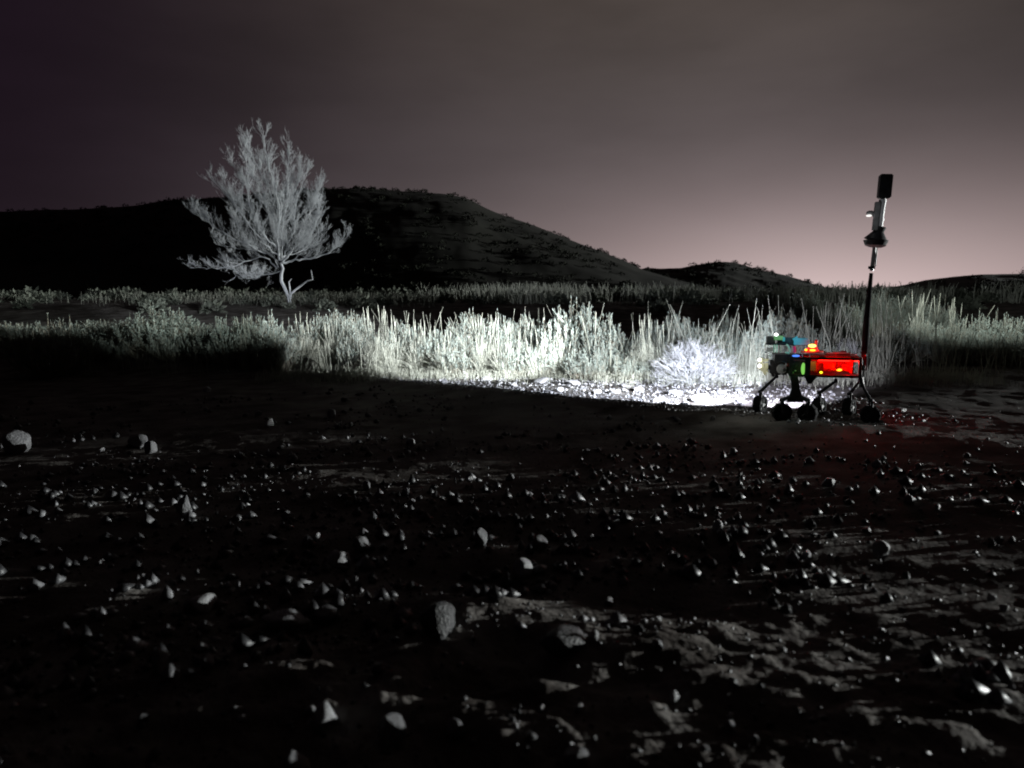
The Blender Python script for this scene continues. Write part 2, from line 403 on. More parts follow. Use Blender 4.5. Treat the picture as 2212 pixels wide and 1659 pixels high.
LBL = {
 'L': 'dim sagebrush in the left part of the brush row, fading into darkness',
 'M': 'pale green sagebrush with upright spikes, below the bare tree in the brush row',
 'C': 'frosty white sagebrush standing at the back edge of the lit gravel',
 'CB': 'clump of yellowish white bunch grass at the back edge of the lit gravel',
 'R': 'grey green sagebrush right of the rover mast',
}
rows = [
 # left, dim
 (S, 20, 690, 150, 14.5, 'L'), (S, 110, 676, 150, 15, 'L'), (S, 190, 684, 120, 14, 'L'), (S, 262, 690, 110, 13.5, 'L'), (S, 300, 676, 90, 13, 'L'),
 (S, 75, 720, 120, 13, 'L'), (S, 225, 720, 110, 12.5, 'L'),
 (S, 430, 700, 90, 13.2, 'L'), (S, 470, 690, 90, 13, 'M'), (S, 505, 672, 110, 12.6, 'M'), (S, 565, 668, 110, 12.6, 'M'), (S, 600, 702, 90, 11.9, 'M'), (B, 535, 690, 60, 12.0, 'M'),
 (S, 640, 690, 80, 12.6, 'M'), (S, 690, 676, 100, 13.0, 'M'), (S, 735, 662, 120, 13.5, 'M'), (B, 660, 685, 60, 12.1, 'M'), (B, 725, 690, 60, 11.8, 'M'), (S, 770, 668, 90, 12.4, 'M'),
 (S, 770, 712, 80, 11.7, 'M'), (S, 370, 712, 90, 12.9, 'L'), (B, 700, 705, 60, 11.6, 'M'),
 # lit row
 (B, 812, 674, 60, 11.0, 'CB'), (B, 850, 690, 80, 10.9, 'CB'), (S, 870, 692, 100, 11.4, 'C'), (B, 905, 700, 70, 10.8, 'CB'), (S, 940, 700, 110, 11.2, 'C'), (B, 960, 715, 70, 10.6, 'CB'),
 (S, 990, 720, 100, 10.8, 'C'), (S, 1010, 665, 110, 12.4, 'C'), (B, 1045, 690, 70, 10.7, 'CB'), (S, 1080, 672, 100, 12.2, 'C'), (B, 1090, 705, 70, 10.5, 'CB'), (S, 1120, 730, 90, 10.7, 'C'),
 (S, 1140, 672, 90, 12.3, 'C'), (B, 1160, 720, 70, 10.5, 'CB'), (S, 1180, 728, 90, 10.6, 'C'), (S, 1185, 690, 90, 12.0, 'C'), (S, 1290, 690, 130, 11.6, 'C'), (B, 1215, 735, 60, 10.4, 'CB'),
 (S, 1265, 742, 90, 10.3, 'C'), (S, 1310, 745, 90, 10.6, 'C'), (B, 1345, 770, 50, 10.2, 'CB'), (S, 1370, 765, 80, 10.3, 'C'), (B, 1400, 690, 60, 10.4, 'CB'), (B, 1440, 700, 60, 10.3, 'CB'),
 (S, 1450, 672, 140, 12.3, 'C'), (S, 1530, 690, 120, 12.0, 'C'), (S, 1400, 700, 80, 12.0, 'C'), (B, 1560, 735, 50, 10.7, 'CB'), (S, 1600, 735, 80, 11.4, 'C'), (B, 1620, 720, 50, 11.1, 'CB'),
 (S, 1690, 664, 150, 11.6, 'C'), (S, 1640, 700, 80, 11.4, 'C'), (S, 1745, 700, 110, 11.4, 'C'),
 (S, 1800, 735, 100, 10.6, 'R'), (B, 1795, 665, 60, 11.6, 'R'), (B, 1850, 690, 60, 11.4, 'R'), (B, 1905, 665, 60, 11.3, 'R'), (S, 1830, 640, 90, 16, 'R'), (S, 1740, 618, 90, 19, 'R'),
 (S, 1900, 720, 90, 11.6, 'R'), (S, 1950, 690, 110, 12.4, 'R'), (S, 2000, 684, 100, 12.8, 'R'), (B, 1985, 640, 60, 12.5, 'R'), (B, 2065, 655, 60, 12.0, 'R'), (S, 2060, 700, 100, 11.9, 'R'),
 (S, 2110, 672, 110, 12.6, 'R'), (S, 2160, 670, 110, 12.4, 'R'), (S, 2215, 672, 120, 12.2, 'R'), (S, 2130, 705, 100, 11.6, 'R'), (S, 2190, 710, 100, 11.5, 'R'), (S, 2020, 640, 80, 17, 'R'), (S, 1900, 615, 70, 19, 'R'),
 (S, 1960, 625, 80, 19, 'R'), (S, 2280, 690, 120, 12, 'R'),
]
G = {'L': DIML, 'M': 'spiky shrubs below the bare tree', 'C': LITG, 'CB': 'grass clumps along the lit gravel', 'R': DIMR}
LB = {('bunch', 'M'): 'clump of tall pale grass among the spiky shrubs below the bare tree', ('bunch', 'R'): 'thin tall grass clump with leaning stalks right of the rover body'}
GB = {('bunch', 'M'): 'pale grass clumps below the bare tree', ('bunch', 'R'): 'tall grass clumps right of the rover'}
ROWP = {}
for k_, cx, top, wp, dep, code in rows:
    ob_ = put(k_, cx, top, wp, dep=dep, label=LB.get((k_, code), LBL[code]), group=GB.get((k_, code), G[code]))
    ROWP.setdefault((k_, code), []).append((cx, ob_))
ORD = 'leftmost second third fourth fifth sixth seventh eighth ninth tenth eleventh twelfth thirteenth fourteenth fifteenth sixteenth seventeenth eighteenth nineteenth twentieth twenty-first twenty-second twenty-third twenty-fourth twenty-fifth'.split()
DSC = {('sage', 'L'): 'dim sagebrush at the dark left end of the brush row', ('sage', 'M'): 'spiky pale sagebrush below the bare tree', ('sage', 'C'): 'frosty white sagebrush behind the lit gravel',
       ('bunch', 'C'): 'grass', ('bunch', 'CB'): 'pale yellowish grass clump behind the lit gravel', ('sage', 'R'): 'grey green sagebrush right of the rover', ('bunch', 'R'): 'thin tall grass clump right of the rover', ('bunch', 'M'): 'tall pale grass clump below the bare tree'}
for kk, lst in ROWP.items():
    for i_, (cx_, ob_) in enumerate(sorted(lst, key=lambda t: t[0])):
        ob_["label"] = DSC[kk] + ', ' + ORD[i_] + (' of its kind' if i_ == 0 else ' from the left')
put(S, 350, 655, 165, dep=13.4, label='rounded pale sagebrush mound standing alone left of the bare tree')
put(S, 1252, 640, 175, dep=11.7, label='tallest frosty white sagebrush, rising to a rounded top mid picture')
put('twiggy', 1500, 737, 205, dep=9.9, label='round brilliant white twiggy shrub just left of the rover', var=0)
put(S, 1568, 668, 60, dep=15, label='small grey sagebrush alone on the dark slope behind the round white shrub')
put('twiggy', 1835, 610+120, 70, dep=10.9, label='low brown twiggy shrub right behind the rover deck', var=1)

# ------------------------------------------------------------------ stuff: thin stalks, far field, hill scrub
def stalks(name, n, fx, hgt, rad, m, label, seed):
    global rng; rng = np.random.default_rng(seed); p = PB()
    xs, ys = fx(n); zs = H(xs, ys)
    for x, y, z in zip(xs, ys, zs):
        h = hgt*rng.uniform(.5, 1.15); ln = rng.normal(size=2)*.19*h
        r_ = rad*rng.uniform(.7, 1.4)
        p.tube([(x, y, z-.02), (x+ln[0]*.3, y+ln[1]*.3, z+h*.5), (x+ln[0], y+ln[1], z+h)], [r_, r_*.9, r_*.5], 3, 0)
    o = p.build(name, m); tag(o, label, 'grass', kind='stuff'); return o
def f_row(n):
    x = rng.uniform(-9, 9, n); y = front(x)+.4+np.abs(rng.normal(size=n))*.7
    return x, y
stalks('dry_grass', 550, f_row, .55, .0042, mStraw, 'thin dry grass stalks growing between the shrubs', 51)
def f_row2(n):
    x = np.where(rng.uniform(size=n) < .5, rng.normal(size=n)*1.2-1.0, rng.normal(size=n)*1.6+3.6); y = front(x)+.1+rng.uniform(0, 1.6, n); return x, y
stalks('dry_grass', 260, f_row2, 1.0, .0055, mStraw, 'taller pale stalks leaning above the shrubs', 52)
def f_litter(n):
    x = rng.uniform(-4.5, 6, n); y = front(x)+rng.normal(size=n)*.35; return x, y
stalks('low_grass', 5000, f_litter, .16, .003, mStraw, 'short dry grass at the foot of the shrubs', 53)
def f_far(n):
    y = rng.uniform(27, 48, n); x = y*rng.uniform(-.14, .72, n)
    c = vn(x*.25, y*.3, 61)+.5*vn(x*.9, y*.9, 62) > -.02+.9*np.clip(.04-x/y, 0, 1)/.18*.6; return x[c], y[c]
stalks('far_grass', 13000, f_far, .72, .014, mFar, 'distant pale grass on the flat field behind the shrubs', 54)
def f_far2(n):
    y = rng.uniform(26, 34, n); x = -y*(.10+np.abs(rng.normal(size=n))*.22); return x, y
stalks('far_grass', 900, f_far2, .42, .010, mat('dim_far_grass', (.08, .083, .07), .8, c2=(.15, .155, .13), nscale=.5), 'distant dim grass around the foot of the bare tree', 55)  # darker copy of the far grass, its lack of light put into the colour
def scrub():
    global rng; rng = np.random.default_rng(77); p = PB()
    def blob(c, r, n, hfac=.75):
        d = rng.normal(size=(n, 3)); d /= np.linalg.norm(d, axis=1)[:, None]; d[:, 2] = np.abs(d[:, 2])
        rr = r*rng.uniform(.55, 1.0, n)[:, None]*np.array([1, 1, hfac])
        p.leaves(c+d*rr-d*r*.15, d+rng.normal(size=(n, 3))*.5, r*rng.uniform(.25, .5, n), r*.22, 0)
    for hv, n, r0 in ((hV1, 3600, .6), (hV2, 260, 1.3), (hV3, 200, .6)):
        nd, m, _ = hv.shape
        for k in range(n):
            i = rng.integers(2, nd-22); j = rng.integers(2, m-2)
            if rng.uniform() < .14: i = 59+rng.integers(-2, 2)
            c = hv[i, j]; 
            if rng.uniform() > .5+vn(np.array([c[0]/25]), np.array([c[1]/25]), 5)[0]*1.5: continue
            blob(c, r0*rng.uniform(.4, 1.5), 46)
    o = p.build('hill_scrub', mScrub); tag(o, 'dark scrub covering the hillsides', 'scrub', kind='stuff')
    p.__init__()
    for k in range(420):
        y = rng.uniform(24, 62); x = y*rng.uniform(-.75, .75)
        if x < -.3*y and rng.uniform() < .35: continue
        r = rng.uniform(.18, .5)*(1+(y-24)/30)
        c = np.array([x, y, float(H(np.array([x]), np.array([y]))[0])])
        blob(c, r, 130, .9)
    o = p.build('field_scrub', mat('field_scrub_leaf', (.05, .056, .045), .9, c2=(.12, .13, .108), nscale=.6, spec=.1)); tag(o, 'low dim scrub over the field between the shrubs and the hills', 'scrub', kind='stuff')
scrub()
# two dark bushes / small trees at the right edge of the picture and three on the skyline
def dark_tree(cx, by, top, dep, wpx, label, seed):
    global rng; rng = np.random.default_rng(seed)
    rr = ray(cx*K, top*K); x = rr.x/rr.y*dep; zt = CAMH+rr.z/rr.y*dep; rb = ray(cx*K, by*K); zb = CAMH+rb.z/rb.y*dep
    h = zt-zb; W = wpx*K/F*dep/2
    root = empty('dark_tree', (x, dep, zb)); t = PB(); t.tube([(0, 0, -.4), (.05, 0, h*.35), (0, .05, h*.8)], [h*.04, h*.03, h*.01], 6, 0)
    for k in range(9):
        a = rng.uniform(0, 6.28); z0 = rng.uniform(.15, .6)*h; t.tube([(0.03, 0, z0), (math.cos(a)*W*.45, math.sin(a)*W*.45, z0+h*.15), (math.cos(a)*W*.75, math.sin(a)*W*.75, z0+h*.25)], [h*.015, h*.01, h*.004], 4, 0)
    t.build('trunk', mSageS, root); p = PB(); n = 3800
    cl = rng.normal(size=(26, 3))*np.array([W*.42, W*.42, h*.22])+np.array([0, 0, h*.55])
    c = cl[rng.integers(0, 26, n)]+rng.normal(size=(n, 3))*W*.16; c = c[c[:, 2] > .02*h]
    p.leaves(c, rng.normal(size=(len(c), 3)), W*.10, W*.05, 0); p.build('crown', mScrub, root); tag(root, label, 'tree')
dark_tree(2150, 672, 600, 60, 90, 'dark rounded bush low on the right hill', 401)
dark_tree(2216, 668, 600, 52, 60, 'dark bush cut off by the right picture edge', 402)
dark_tree(1636, 594, 577, 285, 22, 'small dark bush on the skyline right of the low dome hill', 403)
dark_tree(1665, 598, 584, 285, 18, 'smaller dark bush on the skyline, second from the dome hill', 404)
dark_tree(1762, 622, 612, 280, 14, 'tiny dark bush low on the skyline left of the mast', 405)

# ------------------------------------------------------------------ the bare tree
def bare_tree():
    global rng; rng = np.random.default_rng(21)
    D_ = 28.0; m = D_/F*1.0
    bx = ray(290, 303).x/ray(290, 303).y*D_; bz = CAMH + ray(290, 303).z/ray(290, 303).y*D_
    g = hz(bx, D_)
    root = empty('bare_tree', (bx, D_, g-.05))
    def w2(X_, Y_): return np.array([(X_-865)*.000, 0, 0])
    # points measured in the tree's own plane: 1 unit = 1 pixel of the 1464-wide crop, turned into metres
    s = (750/1464)*(1024/4032)*D_/F
    def T(X_, Y_, dep=0.): return np.array([(X_-862)*s, dep, (1560-Y_)*s + (bz-g)])
    tr = PB()
    tr.tube([T(862, 1600), T(860, 1560), T(852, 1500), T(826, 1440), T(800, 1385), T(802, 1330), T(815, 1290), T(800, 1245)], [.085, .075, .062, .06, .058, .056, .055, .05], 7)
    br = PB()
    br.tube([T(866, 1520), T(872, 1480), T(905, 1450), T(960, 1410), T(1000, 1380), T(1040, 1372), T(1030, 1300)], [.05, .045, .04, .035, .03, .022, .01], 5)
    br.tube([T(866, 1480), T(862, 1420), T(858, 1390), T(880, 1365)], [.03, .026, .022, .012], 5)
    fork = T(803, 1250)
    tw = PB()
    def env(ph):
        return 0
    cx, cz0 = 810, 1250
    def twigs(p, d, ln, r):
        e = p+d*ln; mid = (p+e)/2+rng.normal(size=3)*ln*.05
        tw.tube([p, mid, e], [r, r*.75, r*.3], 3)
        return mid, e
    def sub(p, d, ln, r, lvl):
        d = unit(d); n = 5; pts = [p]; dd = d.copy()
        for k in range(n-1):
            dd = unit(dd+rng.normal(size=3)*.10+np.array([0, 0, .09])); pts.append(pts[-1]+dd*ln/(n-1))
        pts = np.array(pts); (br if lvl < 2 else tw).tube(pts, np.linspace(r, r*.35, n), 3 if lvl else 4)
        if lvl < 3:
            cnt = [8, 5, 4][lvl]
            for k in range(cnt):
                t = rng.uniform(.18, 1)*(n-1); i = min(int(t), n-2); q = pts[i]+(pts[i+1]-pts[i])*(t-i)
                nd = unit(unit(pts[i+1]-pts[i])*1.0+rng.normal(size=3)*.50+np.array([0, 0, .32]))
                sub(q, nd, ln*rng.uniform(.32, .52), max(r*.5, .0030), lvl+1)
    # main limbs drawn from the photograph (X, Y of the crop), with depth given to each
    limbs = [
     [(803, 1250, 0), (830, 1180, .1), (885, 1080, .2), (960, 970, .3), (1010, 880, .35), (1040, 760, .4)],
     [(810, 1235, 0), (900, 1160, -.2), (1000, 1080, -.4), (1100, 1010, -.5), (1130, 900, -.55), (1125, 800, -.6)],
     [(815, 1245, 0), (920, 1222, .2), (1040, 1205, .4), (1160, 1165, .5), (1250, 1090, .6), (1310, 1005, .6)],
     [(790, 1230, 0), (785, 1100, -.1), (800, 950, -.1), (825, 800, 0), (850, 650, .05), (880, 480, .1), (870, 280, .1)],
     [(780, 1100, 0), (760, 920, .3), (700, 820, .5), (620, 640, .6), (560, 520, .7)],
     [(795, 1200, 0), (740, 1150, -.3), (660, 1040, -.6), (560, 910, -.7), (500, 790, -.8), (420, 560, -.8)],
     [(780, 1280, 0), (735, 1200, .3), (600, 1130, .6), (470, 1050, .7), (400, 920, .8), (370, 830, .9)],
     [(770, 1290, 0), (690, 1190, -.2), (560, 1240, -.5), (470, 1300, -.6), (300, 1290, -.7), (160, 1290, -.7)],
     [(790, 1310, 0), (690, 1325, .3), (560, 1350, .5), (430, 1340, .6)],
     [(785, 1250, 0), (650, 1150, .7), (480, 1135, 1.1), (300, 1110, 1.3), (170, 1040, 1.4)],
     [(800, 1000, 0), (830, 840, -.4), (790, 600, -.6), (760, 430, -.7), (745, 260, -.7)],
     [(850, 1100, .1), (900, 960, .5), (870, 840, .7), (900, 700, .9), (980, 480, 1.0)],
     [(780, 1150, 0), (700, 1000, -.9), (650, 830, -1.1), (640, 480, -1.2), (655, 310, -1.2)],
     [(820, 1200, 0), (930, 1140, .9), (1010, 960, 1.2), (1060, 700, 1.3)],
     [(800, 1250, 0), (720, 1080, 1.2), (600, 800, 1.5), (480, 420, 1.5)],
     [(810, 1240, 0), (880, 1100, -1.2), (950, 900, -1.6), (990, 600, -1.6)],
     [(700, 1180, -.2), (560, 1100, -.9), (380, 1000, -1.2), (220, 880, -1.3)],
     [(850, 1180, 0), (1000, 1150, -.9), (1120, 1150, -1.1), (1230, 1000, -1.2)],
     [(760, 920, .2), (640, 760, .3), (520, 600, .4), (400, 430, .4)],
     [(600, 960, -.5), (470, 790, -.6), (340, 600, -.6)],
     [(1010, 880, .3), (1065, 760, .4), (1100, 620, .4)],
     [(780, 900, .1), (700, 640, .2), (600, 440, .3), (560, 330, .3)],
     [(830, 820, .2), (930, 650, .3), (960, 440, .3)],
    ]
    for li, lb in enumerate(limbs):
        P_ = np.array([T(862+(a-862)*.97, b if b > 900 else 900-(900-b)*.90, c) for a, b, c in lb])
        # smooth resample
        tt = np.linspace(0, len(P_)-1, 4*len(P_)); Q = np.stack([np.interp(tt, np.arange(len(P_)), P_[:, k]) for k in range(3)], -1)
        for _ in range(2): Q[1:-1] = (Q[:-2]+2*Q[1:-1]+Q[2:])/4
        Q[1:-1] += rng.normal(size=Q[1:-1].shape)*.022
        n = len(Q); r0 = .044 if li < 4 else .022
        br.tube(Q, r0*(1-np.linspace(0, 1, n))**1.3+.004, 5)
        L_ = np.linalg.norm(Q[-1]-Q[0])
        for k in range(int(25+L_*6)):
            t = rng.uniform(.16, 1)*(n-1); i = min(int(t), n-2); q = Q[i]+(Q[i+1]-Q[i])*(t-i); dd = unit(Q[i+1]-Q[i])
            frac = t/(n-1)
            nd = unit(dd*.9+rng.normal(size=3)*np.array([.55, .55, .35])+np.array([0, 0, .42]))
            sub(q, nd, rng.uniform(.38, .85)*(1.12-.55*frac),   .0062*(1.2-.5*frac), 1 if k % 6 else 0)
    tr.build('trunk', mBark, root); br.build('branches', mBark, root); tw.build('twigs', mBark, root)
    tag(root, 'bare leafless tree with pale forked trunk and fine upswept twigs', 'tree')
bare_tree()

# ------------------------------------------------------------------ stones
def stone_mesh(seed, name='stone', flatn=1.0, mm=None):
    import bmesh
    r_ = random.Random(seed); bm = bmesh.new(); bmesh.ops.create_icosphere(bm, subdivisions=3, radius=1)
    planes = [(Vector((r_.gauss(0, 1), r_.gauss(0, 1), r_.gauss(0, 1))).normalized(), r_.uniform(.55, .85)) for _ in range(11)]
    for v in bm.verts:
        c = v.co.copy()
        for n, d in planes:
            k = c.dot(n)
            if k > d: c -= n*(k-d)*.92
        c *= 1+.05*math.sin(c.x*5+seed)*math.cos(c.y*4+seed*2)
        v.co = c
    me = bpy.data.meshes.new(name); bm.to_mesh(me); bm.free(); me.materials.append(mm)
    for p in me.polygons: p.use_smooth = True
    return me
stones = [[stone_mesh(10*a+b, mm=mStone[a]) for b in range(6)] for a in range(3)]
def stone(x, y, sx, sy, sz, rz, a, label, group=None, sink=.25, tilt=0, name='stone'):
    o = bpy.data.objects.new(name, stones[a][random.randrange(6)]); col.objects.link(o)
    o.location = (x, y, hz(x, y)+sz*(1-2*sink)*.75); o.scale = (sx, sy, sz); o.rotation_euler = (tilt, random.uniform(-.3, .3), rz)
    tag(o, label, 'stone', group); return o
# named, measured stones: 2212 px (cx, base y, width, height), tone, label
named = [
 (950, 1368, 70, 66, 2, 'large dark stone with a bright right rim, left of two in the lit sand'),
 (1218, 1400, 80, 62, 2, 'largest foreground stone, dark face with a bright right end, in the lit sand'),
 (735, 1222, 38, 34, 0, 'bright rounded stone with a crescent of light, left of centre'),
 (782, 1190, 42, 30, 1, 'dull grey stone just above the bright crescent stone'),
 (1128, 1243, 34, 40, 0, 'bright upright stone in the centre above the two largest stones'),
 (1163, 1186, 34, 30, 1, 'grey wedge stone in the centre, at the end of a dark hollow'),
 (1488, 1240, 26, 22, 0, 'bright pointed pebble alone on black ground right of centre'),
 (1550, 1148, 18, 26, 0, 'bright oval pebble at the top of a slanting line of stones'),
 (703, 1565, 44, 48, 0, 'pale egg shaped stone near the lower left'),
 (845, 1600, 60, 60, 1, 'grey ridge shaped stone near the bottom left of centre'),
 (36, 978, 40, 40, 1, 'pale grey stone at the far left edge'),
 (345, 1450, 30, 46, 1, 'grey curved stone at the lower left'),
 (440, 1315, 46, 28, 0, 'bluish pale stone in the lit streak at the left'),
 (415, 1320, 26, 28, 2, 'small black stone touching the bluish pale stone'),
 (615, 1352, 70, 34, 1, 'broad flat grey stone, left of the two largest'),
 (700, 1345, 46, 40, 2, 'flat topped dark stone beside the broad flat grey one'),
 (300, 965, 34, 22, 1, 'grey stone, left one of a pair at the left'),
 (326, 978, 20, 24, 1, 'grey stone, right one of a pair at the left'),
 (583, 920, 15, 15, 0, 'very bright pebble at the upper left of the dark ground'),
 (446, 847, 13, 11, 0, 'bright pebble on the dark track below the lit shrubs at left'),
 (890, 962, 13, 16, 0, 'bright pointed pebble below the left end of the lit gravel'),
 (685, 1166, 16, 14, 0, 'small brilliant pebble above the crescent stone'),
 (815, 1212, 13, 10, 0, 'small brilliant pebble right of the crescent stone'),
 (1900, 1200, 26, 30, 0, 'bright standing pebble at the right, below the rover'),
 (1963, 1085, 20, 16, 0, 'bright pebble at the end of a slanting streak, right'),
 (2140, 1298, 14, 16, 0, 'upper bright pebble of two at the right edge'),
 (2168, 1320, 14, 14, 0, 'lower bright pebble of two at the right edge'),
 (1790, 1050, 22, 20, 0, 'bright grey pebble cluster stone below the rover'),
 (400, 1112, 26, 40, 1, 'grey slanted stone in the left middle ground'),
 (1040, 1180, 24, 40, 1, 'grey slanted stone left of the wedge stone'),
 (160, 1448, 14, 22, 0, 'small upright pale pebble at the lower left'),
 (450, 1445, 26, 32, 1, 'grey hooked stone at the lower left, right of the curved one'),
 (1240, 1640, 50, 20, 1, 'grey stone half buried at the bottom centre'),
 (985, 1590, 40, 36, 1, 'small ridge stone with a lit right edge, bottom centre'),
 (1420, 1400, 24, 18, 1, 'small stone at the right end of the lit sand'),
 (820, 1450, 28, 26, 2, 'dark round stone with lit right side, left of centre'),
 (1755, 1560, 14, 10, 0, 'small bright pebble low on the right'),
 (640, 1680, 46, 60, 1, 'grey rounded stone at the bottom edge, left'),
]
for cx, by, wp, hp, a, lab in named:
    x, y = ground_at(cx*K, by*K); d = math.hypot(x, y)*K/F*1.02
    stone(x, y, wp*d/2*1.4, wp*d/2*1.25, hp*d/2*1.4, random.uniform(0, 6), a, lab, sink=.2)
LAND = [(cx*K, by*K, t) for (cx, by, t) in [(950, 1368, 'the dark stone with the bright rim'), (1218, 1400, 'the largest foreground stone'), (735, 1222, 'the crescent lit stone'), (1128, 1243, 'the bright upright centre stone'), (1163, 1186, 'the grey wedge stone'),
    (1488, 1240, 'the lone pointed pebble'), (1550, 1148, 'the bright oval pebble'), (703, 1565, 'the egg shaped stone'), (845, 1600, 'the ridge shaped stone'), (40, 978, 'the stone at the left edge'), (345, 1450, 'the curved lower left stone'), (440, 1315, 'the bluish stone'), (313, 972, 'the pair of grey stones'),
    (583, 920, 'the very bright upper left pebble'), (446, 847, 'the bright pebble on the left track'), (1900, 1200, 'the standing pebble below the rover'), (1963, 1085, 'the bright pebble ending a streak'), (2154, 1310, 'the two bright right edge pebbles'), (1790, 1050, 'the grey stone below the rover'), (400, 1112, 'the slanted left stone'),
    (1240, 1640, 'the half buried bottom stone'), (1755, 1560, 'the small low right pebble'), (640, 1650, 'the stone at the bottom edge'), (1640, 900, 'the front wheel of the rover'), (1900, 900, 'the rear wheel of the rover'), (900, 850, 'the left end of the lit gravel'), (1300, 880, 'the middle edge of the lit gravel')]]
PEB = []
def label_pebbles():
    used = {}
    for (d2, ob_, text) in sorted(PEB, key=lambda t: t[0]):
        k = used.get(text, 0); used[text] = k+1
        ob_["label"] = ('nearest ' if k == 0 else ORD[k]+' nearest ') + text
# pebbles over the dark ground
prs = random.Random(5); npeb = 0
while npeb < 185:
    px = prs.uniform(0, 1024); py = 388+ (prs.random()**1.45)*375
    if px < 300 and py < 470 and prs.random() < .5: continue
    x, y = ground_at(px, py); d = math.hypot(x, y)
    ax, ay, bx, by = CR; nn = ((x-ax)*(-(by-ay))+(y-ay)*(bx-ax))/math.hypot(bx-ax, by-ay)
    if nn > -.2 and -2 < x < 6: continue
    r_ = prs.choice([.012, .015, .02, .02, .026, .034])*(1 if d > 4 else .7)*prs.uniform(.8, 1.25)*(.75+d/14)
    a = prs.choice([0, 0, 1, 1, 2]); nm = ['pale', 'grey', 'dark'][a]
    zone = 'far part of the dark ground, near the lit gravel' if d > 5.2 else 'middle of the dark ground' if d > 3 else 'rutted sand nearest the camera'
    o = stone(x, y, r_, r_*prs.uniform(.6, 1), r_*prs.uniform(.6, 1.15), prs.uniform(0, 6), a, '%s pebble lying on the %s' % (nm, zone), '%s pebbles on the %s' % (nm, zone), sink=.15, name='pebble')
    o["category"] = 'pebble'; npeb += 1
    lx, ly, lt = min(LAND, key=lambda t: (t[0]-px)**2+((t[1]-py)*1.4)**2); dx_, dy_ = px-lx, py-ly
    dr = ('left of' if dx_ < 0 else 'right of') if abs(dx_) > 1.6*abs(dy_) else ('above' if dy_ < 0 else 'below') if abs(dy_) > 1.6*abs(dx_) else ('upper ' if dy_ < 0 else 'lower ')+('left of' if dx_ < 0 else 'right of')
    PEB.append((dx_**2+dy_**2, o, '%s pebble %s %s' % (nm, dr, lt)))
label_pebbles()
# stones on the lit gravel behind the crest
nlit = 0; FLT = []
for cx, by, wp, hp in [(1515, 868, 46, 22), (1460, 852, 36, 12), (1000, 815, 26, 22), (1170, 828, 40, 14), (1240, 832, 34, 12), (1110, 835, 22, 12), (1380, 845, 30, 12), (1330, 850, 26, 10), (1420, 868, 28, 12), (1600, 872, 30, 12), (960, 828, 18, 12), (1050, 822, 24, 12), (1290, 850, 20, 12), (1210, 846, 18, 12), (1560, 850, 26, 9), (1760, 868, 26, 12), (1790, 880, 20, 12)]:
    x, y = ground_at(cx*K, by*K); d = math.hypot(x, y)*K/F
    o = stone(x, y, wp*d/2, wp*d/2*.8, hp*d/2*1.2, random.uniform(-.4, .4), 0, 'flat pale stone lying in the bright headlight pool' if cx != 1515 else 'largest pale stone in the headlight pool, left of the front wheel', 'flat pale stones in the headlight pool' if cx != 1515 else None, sink=.2)
    if cx != 1515: FLT.append((cx, o))
LIT = []
while nlit < 24:
    x = prs.uniform(-2.2, 4.2); y = prs.uniform(7, 13.5)
    ax, ay, bx, by = CR; nn = ((x-ax)*(-(by-ay))+(y-ay)*(bx-ax))/math.hypot(bx-ax, by-ay)
    if nn < .12 or y > front(x): continue
    r_ = prs.uniform(.018, .06)
    o = stone(x, y, r_*1.3, r_, r_*prs.uniform(.35, .7), prs.uniform(0, 6), prs.choice([0, 1, 1]), 'small stone on the headlit gravel', 'small stones on the headlit gravel', sink=.2, name='pebble'); nlit += 1; LIT.append((512+F*x/y, o))
for i_, (u_, o) in enumerate(sorted(LIT, key=lambda t: t[0])):
    o["label"] = 'small stone on the headlit gravel, ' + ORD[i_] + (' of them' if i_ == 0 else ' from the left')
for i_, (u_, o) in enumerate(sorted(FLT, key=lambda t: t[0])):
    o["label"] = 'flat pale stone in the headlight pool, ' + ORD[i_] + (' of them' if i_ == 0 else ' from the left')
# gravel (uncountable)
def gravel(name, n, fx, r0, r1, m, label, seed):
    global rng; rng = np.random.default_rng(seed)
    base = []
    for k in range(5):
        v = np.array([[1, 0, 0], [-1, 0, 0], [0, 1, 0], [0, -1, 0], [0, 0, 1], [0, 0, -1], [.65, .65, .4], [-.6, .55, .5], [.5, -.7, .45], [-.6, -.6, .4]], float)*rng.uniform(.7, 1.15, (10, 3)); base.append(v[:6])
    Ft = np.array([[0, 2, 4], [2, 1, 4], [1, 3, 4], [3, 0, 4], [2, 0, 5], [1, 2, 5], [3, 1, 5], [0, 3, 5]])
    xs, ys = fx(n); n = len(xs); zs = H(xs, ys); Vs = []; Fs = []
    rr = r0+(r1-r0)*rng.uniform(0, 1, n)**4; fl = rng.uniform(.35, 1.0, n); el_ = rng.uniform(.5, 1, n); an = rng.uniform(0, 6.28, n)
    for k in range(n):
        b = base[k % 5]; c, s_ = math.cos(an[k]), math.sin(an[k])
        b = b*np.array([1, el_[k], fl[k]]); q = np.stack([b[:, 0]*c-b[:, 1]*s_, b[:, 0]*s_+b[:, 1]*c, b[:, 2]], -1)*rr[k]+np.array([xs[k], ys[k], zs[k]+rr[k]*.3]); Vs.append(q); Fs.append(Ft+6*k)
    o = mesh_np(name, np.vstack(Vs), np.vstack(Fs), m, mi=rng.integers(0, len(m), 8*n)//1*0+np.repeat(rng.integers(0, len(m), n), 8)); tag(o, label, 'gravel', kind='stuff')
def f_near(n):
    a = np.radians(rng.uniform(-38, 38, n)); r = 1.5*np.exp(rng.uniform(0, 1.95, n)); return np.sin(a)*r, np.cos(a)*r
gravel('gravel', 6500, f_near, .002, .016, [mStone[2], mStone[2], mStone[1]], 'fine dark gravel scattered over the unlit ground', 91)
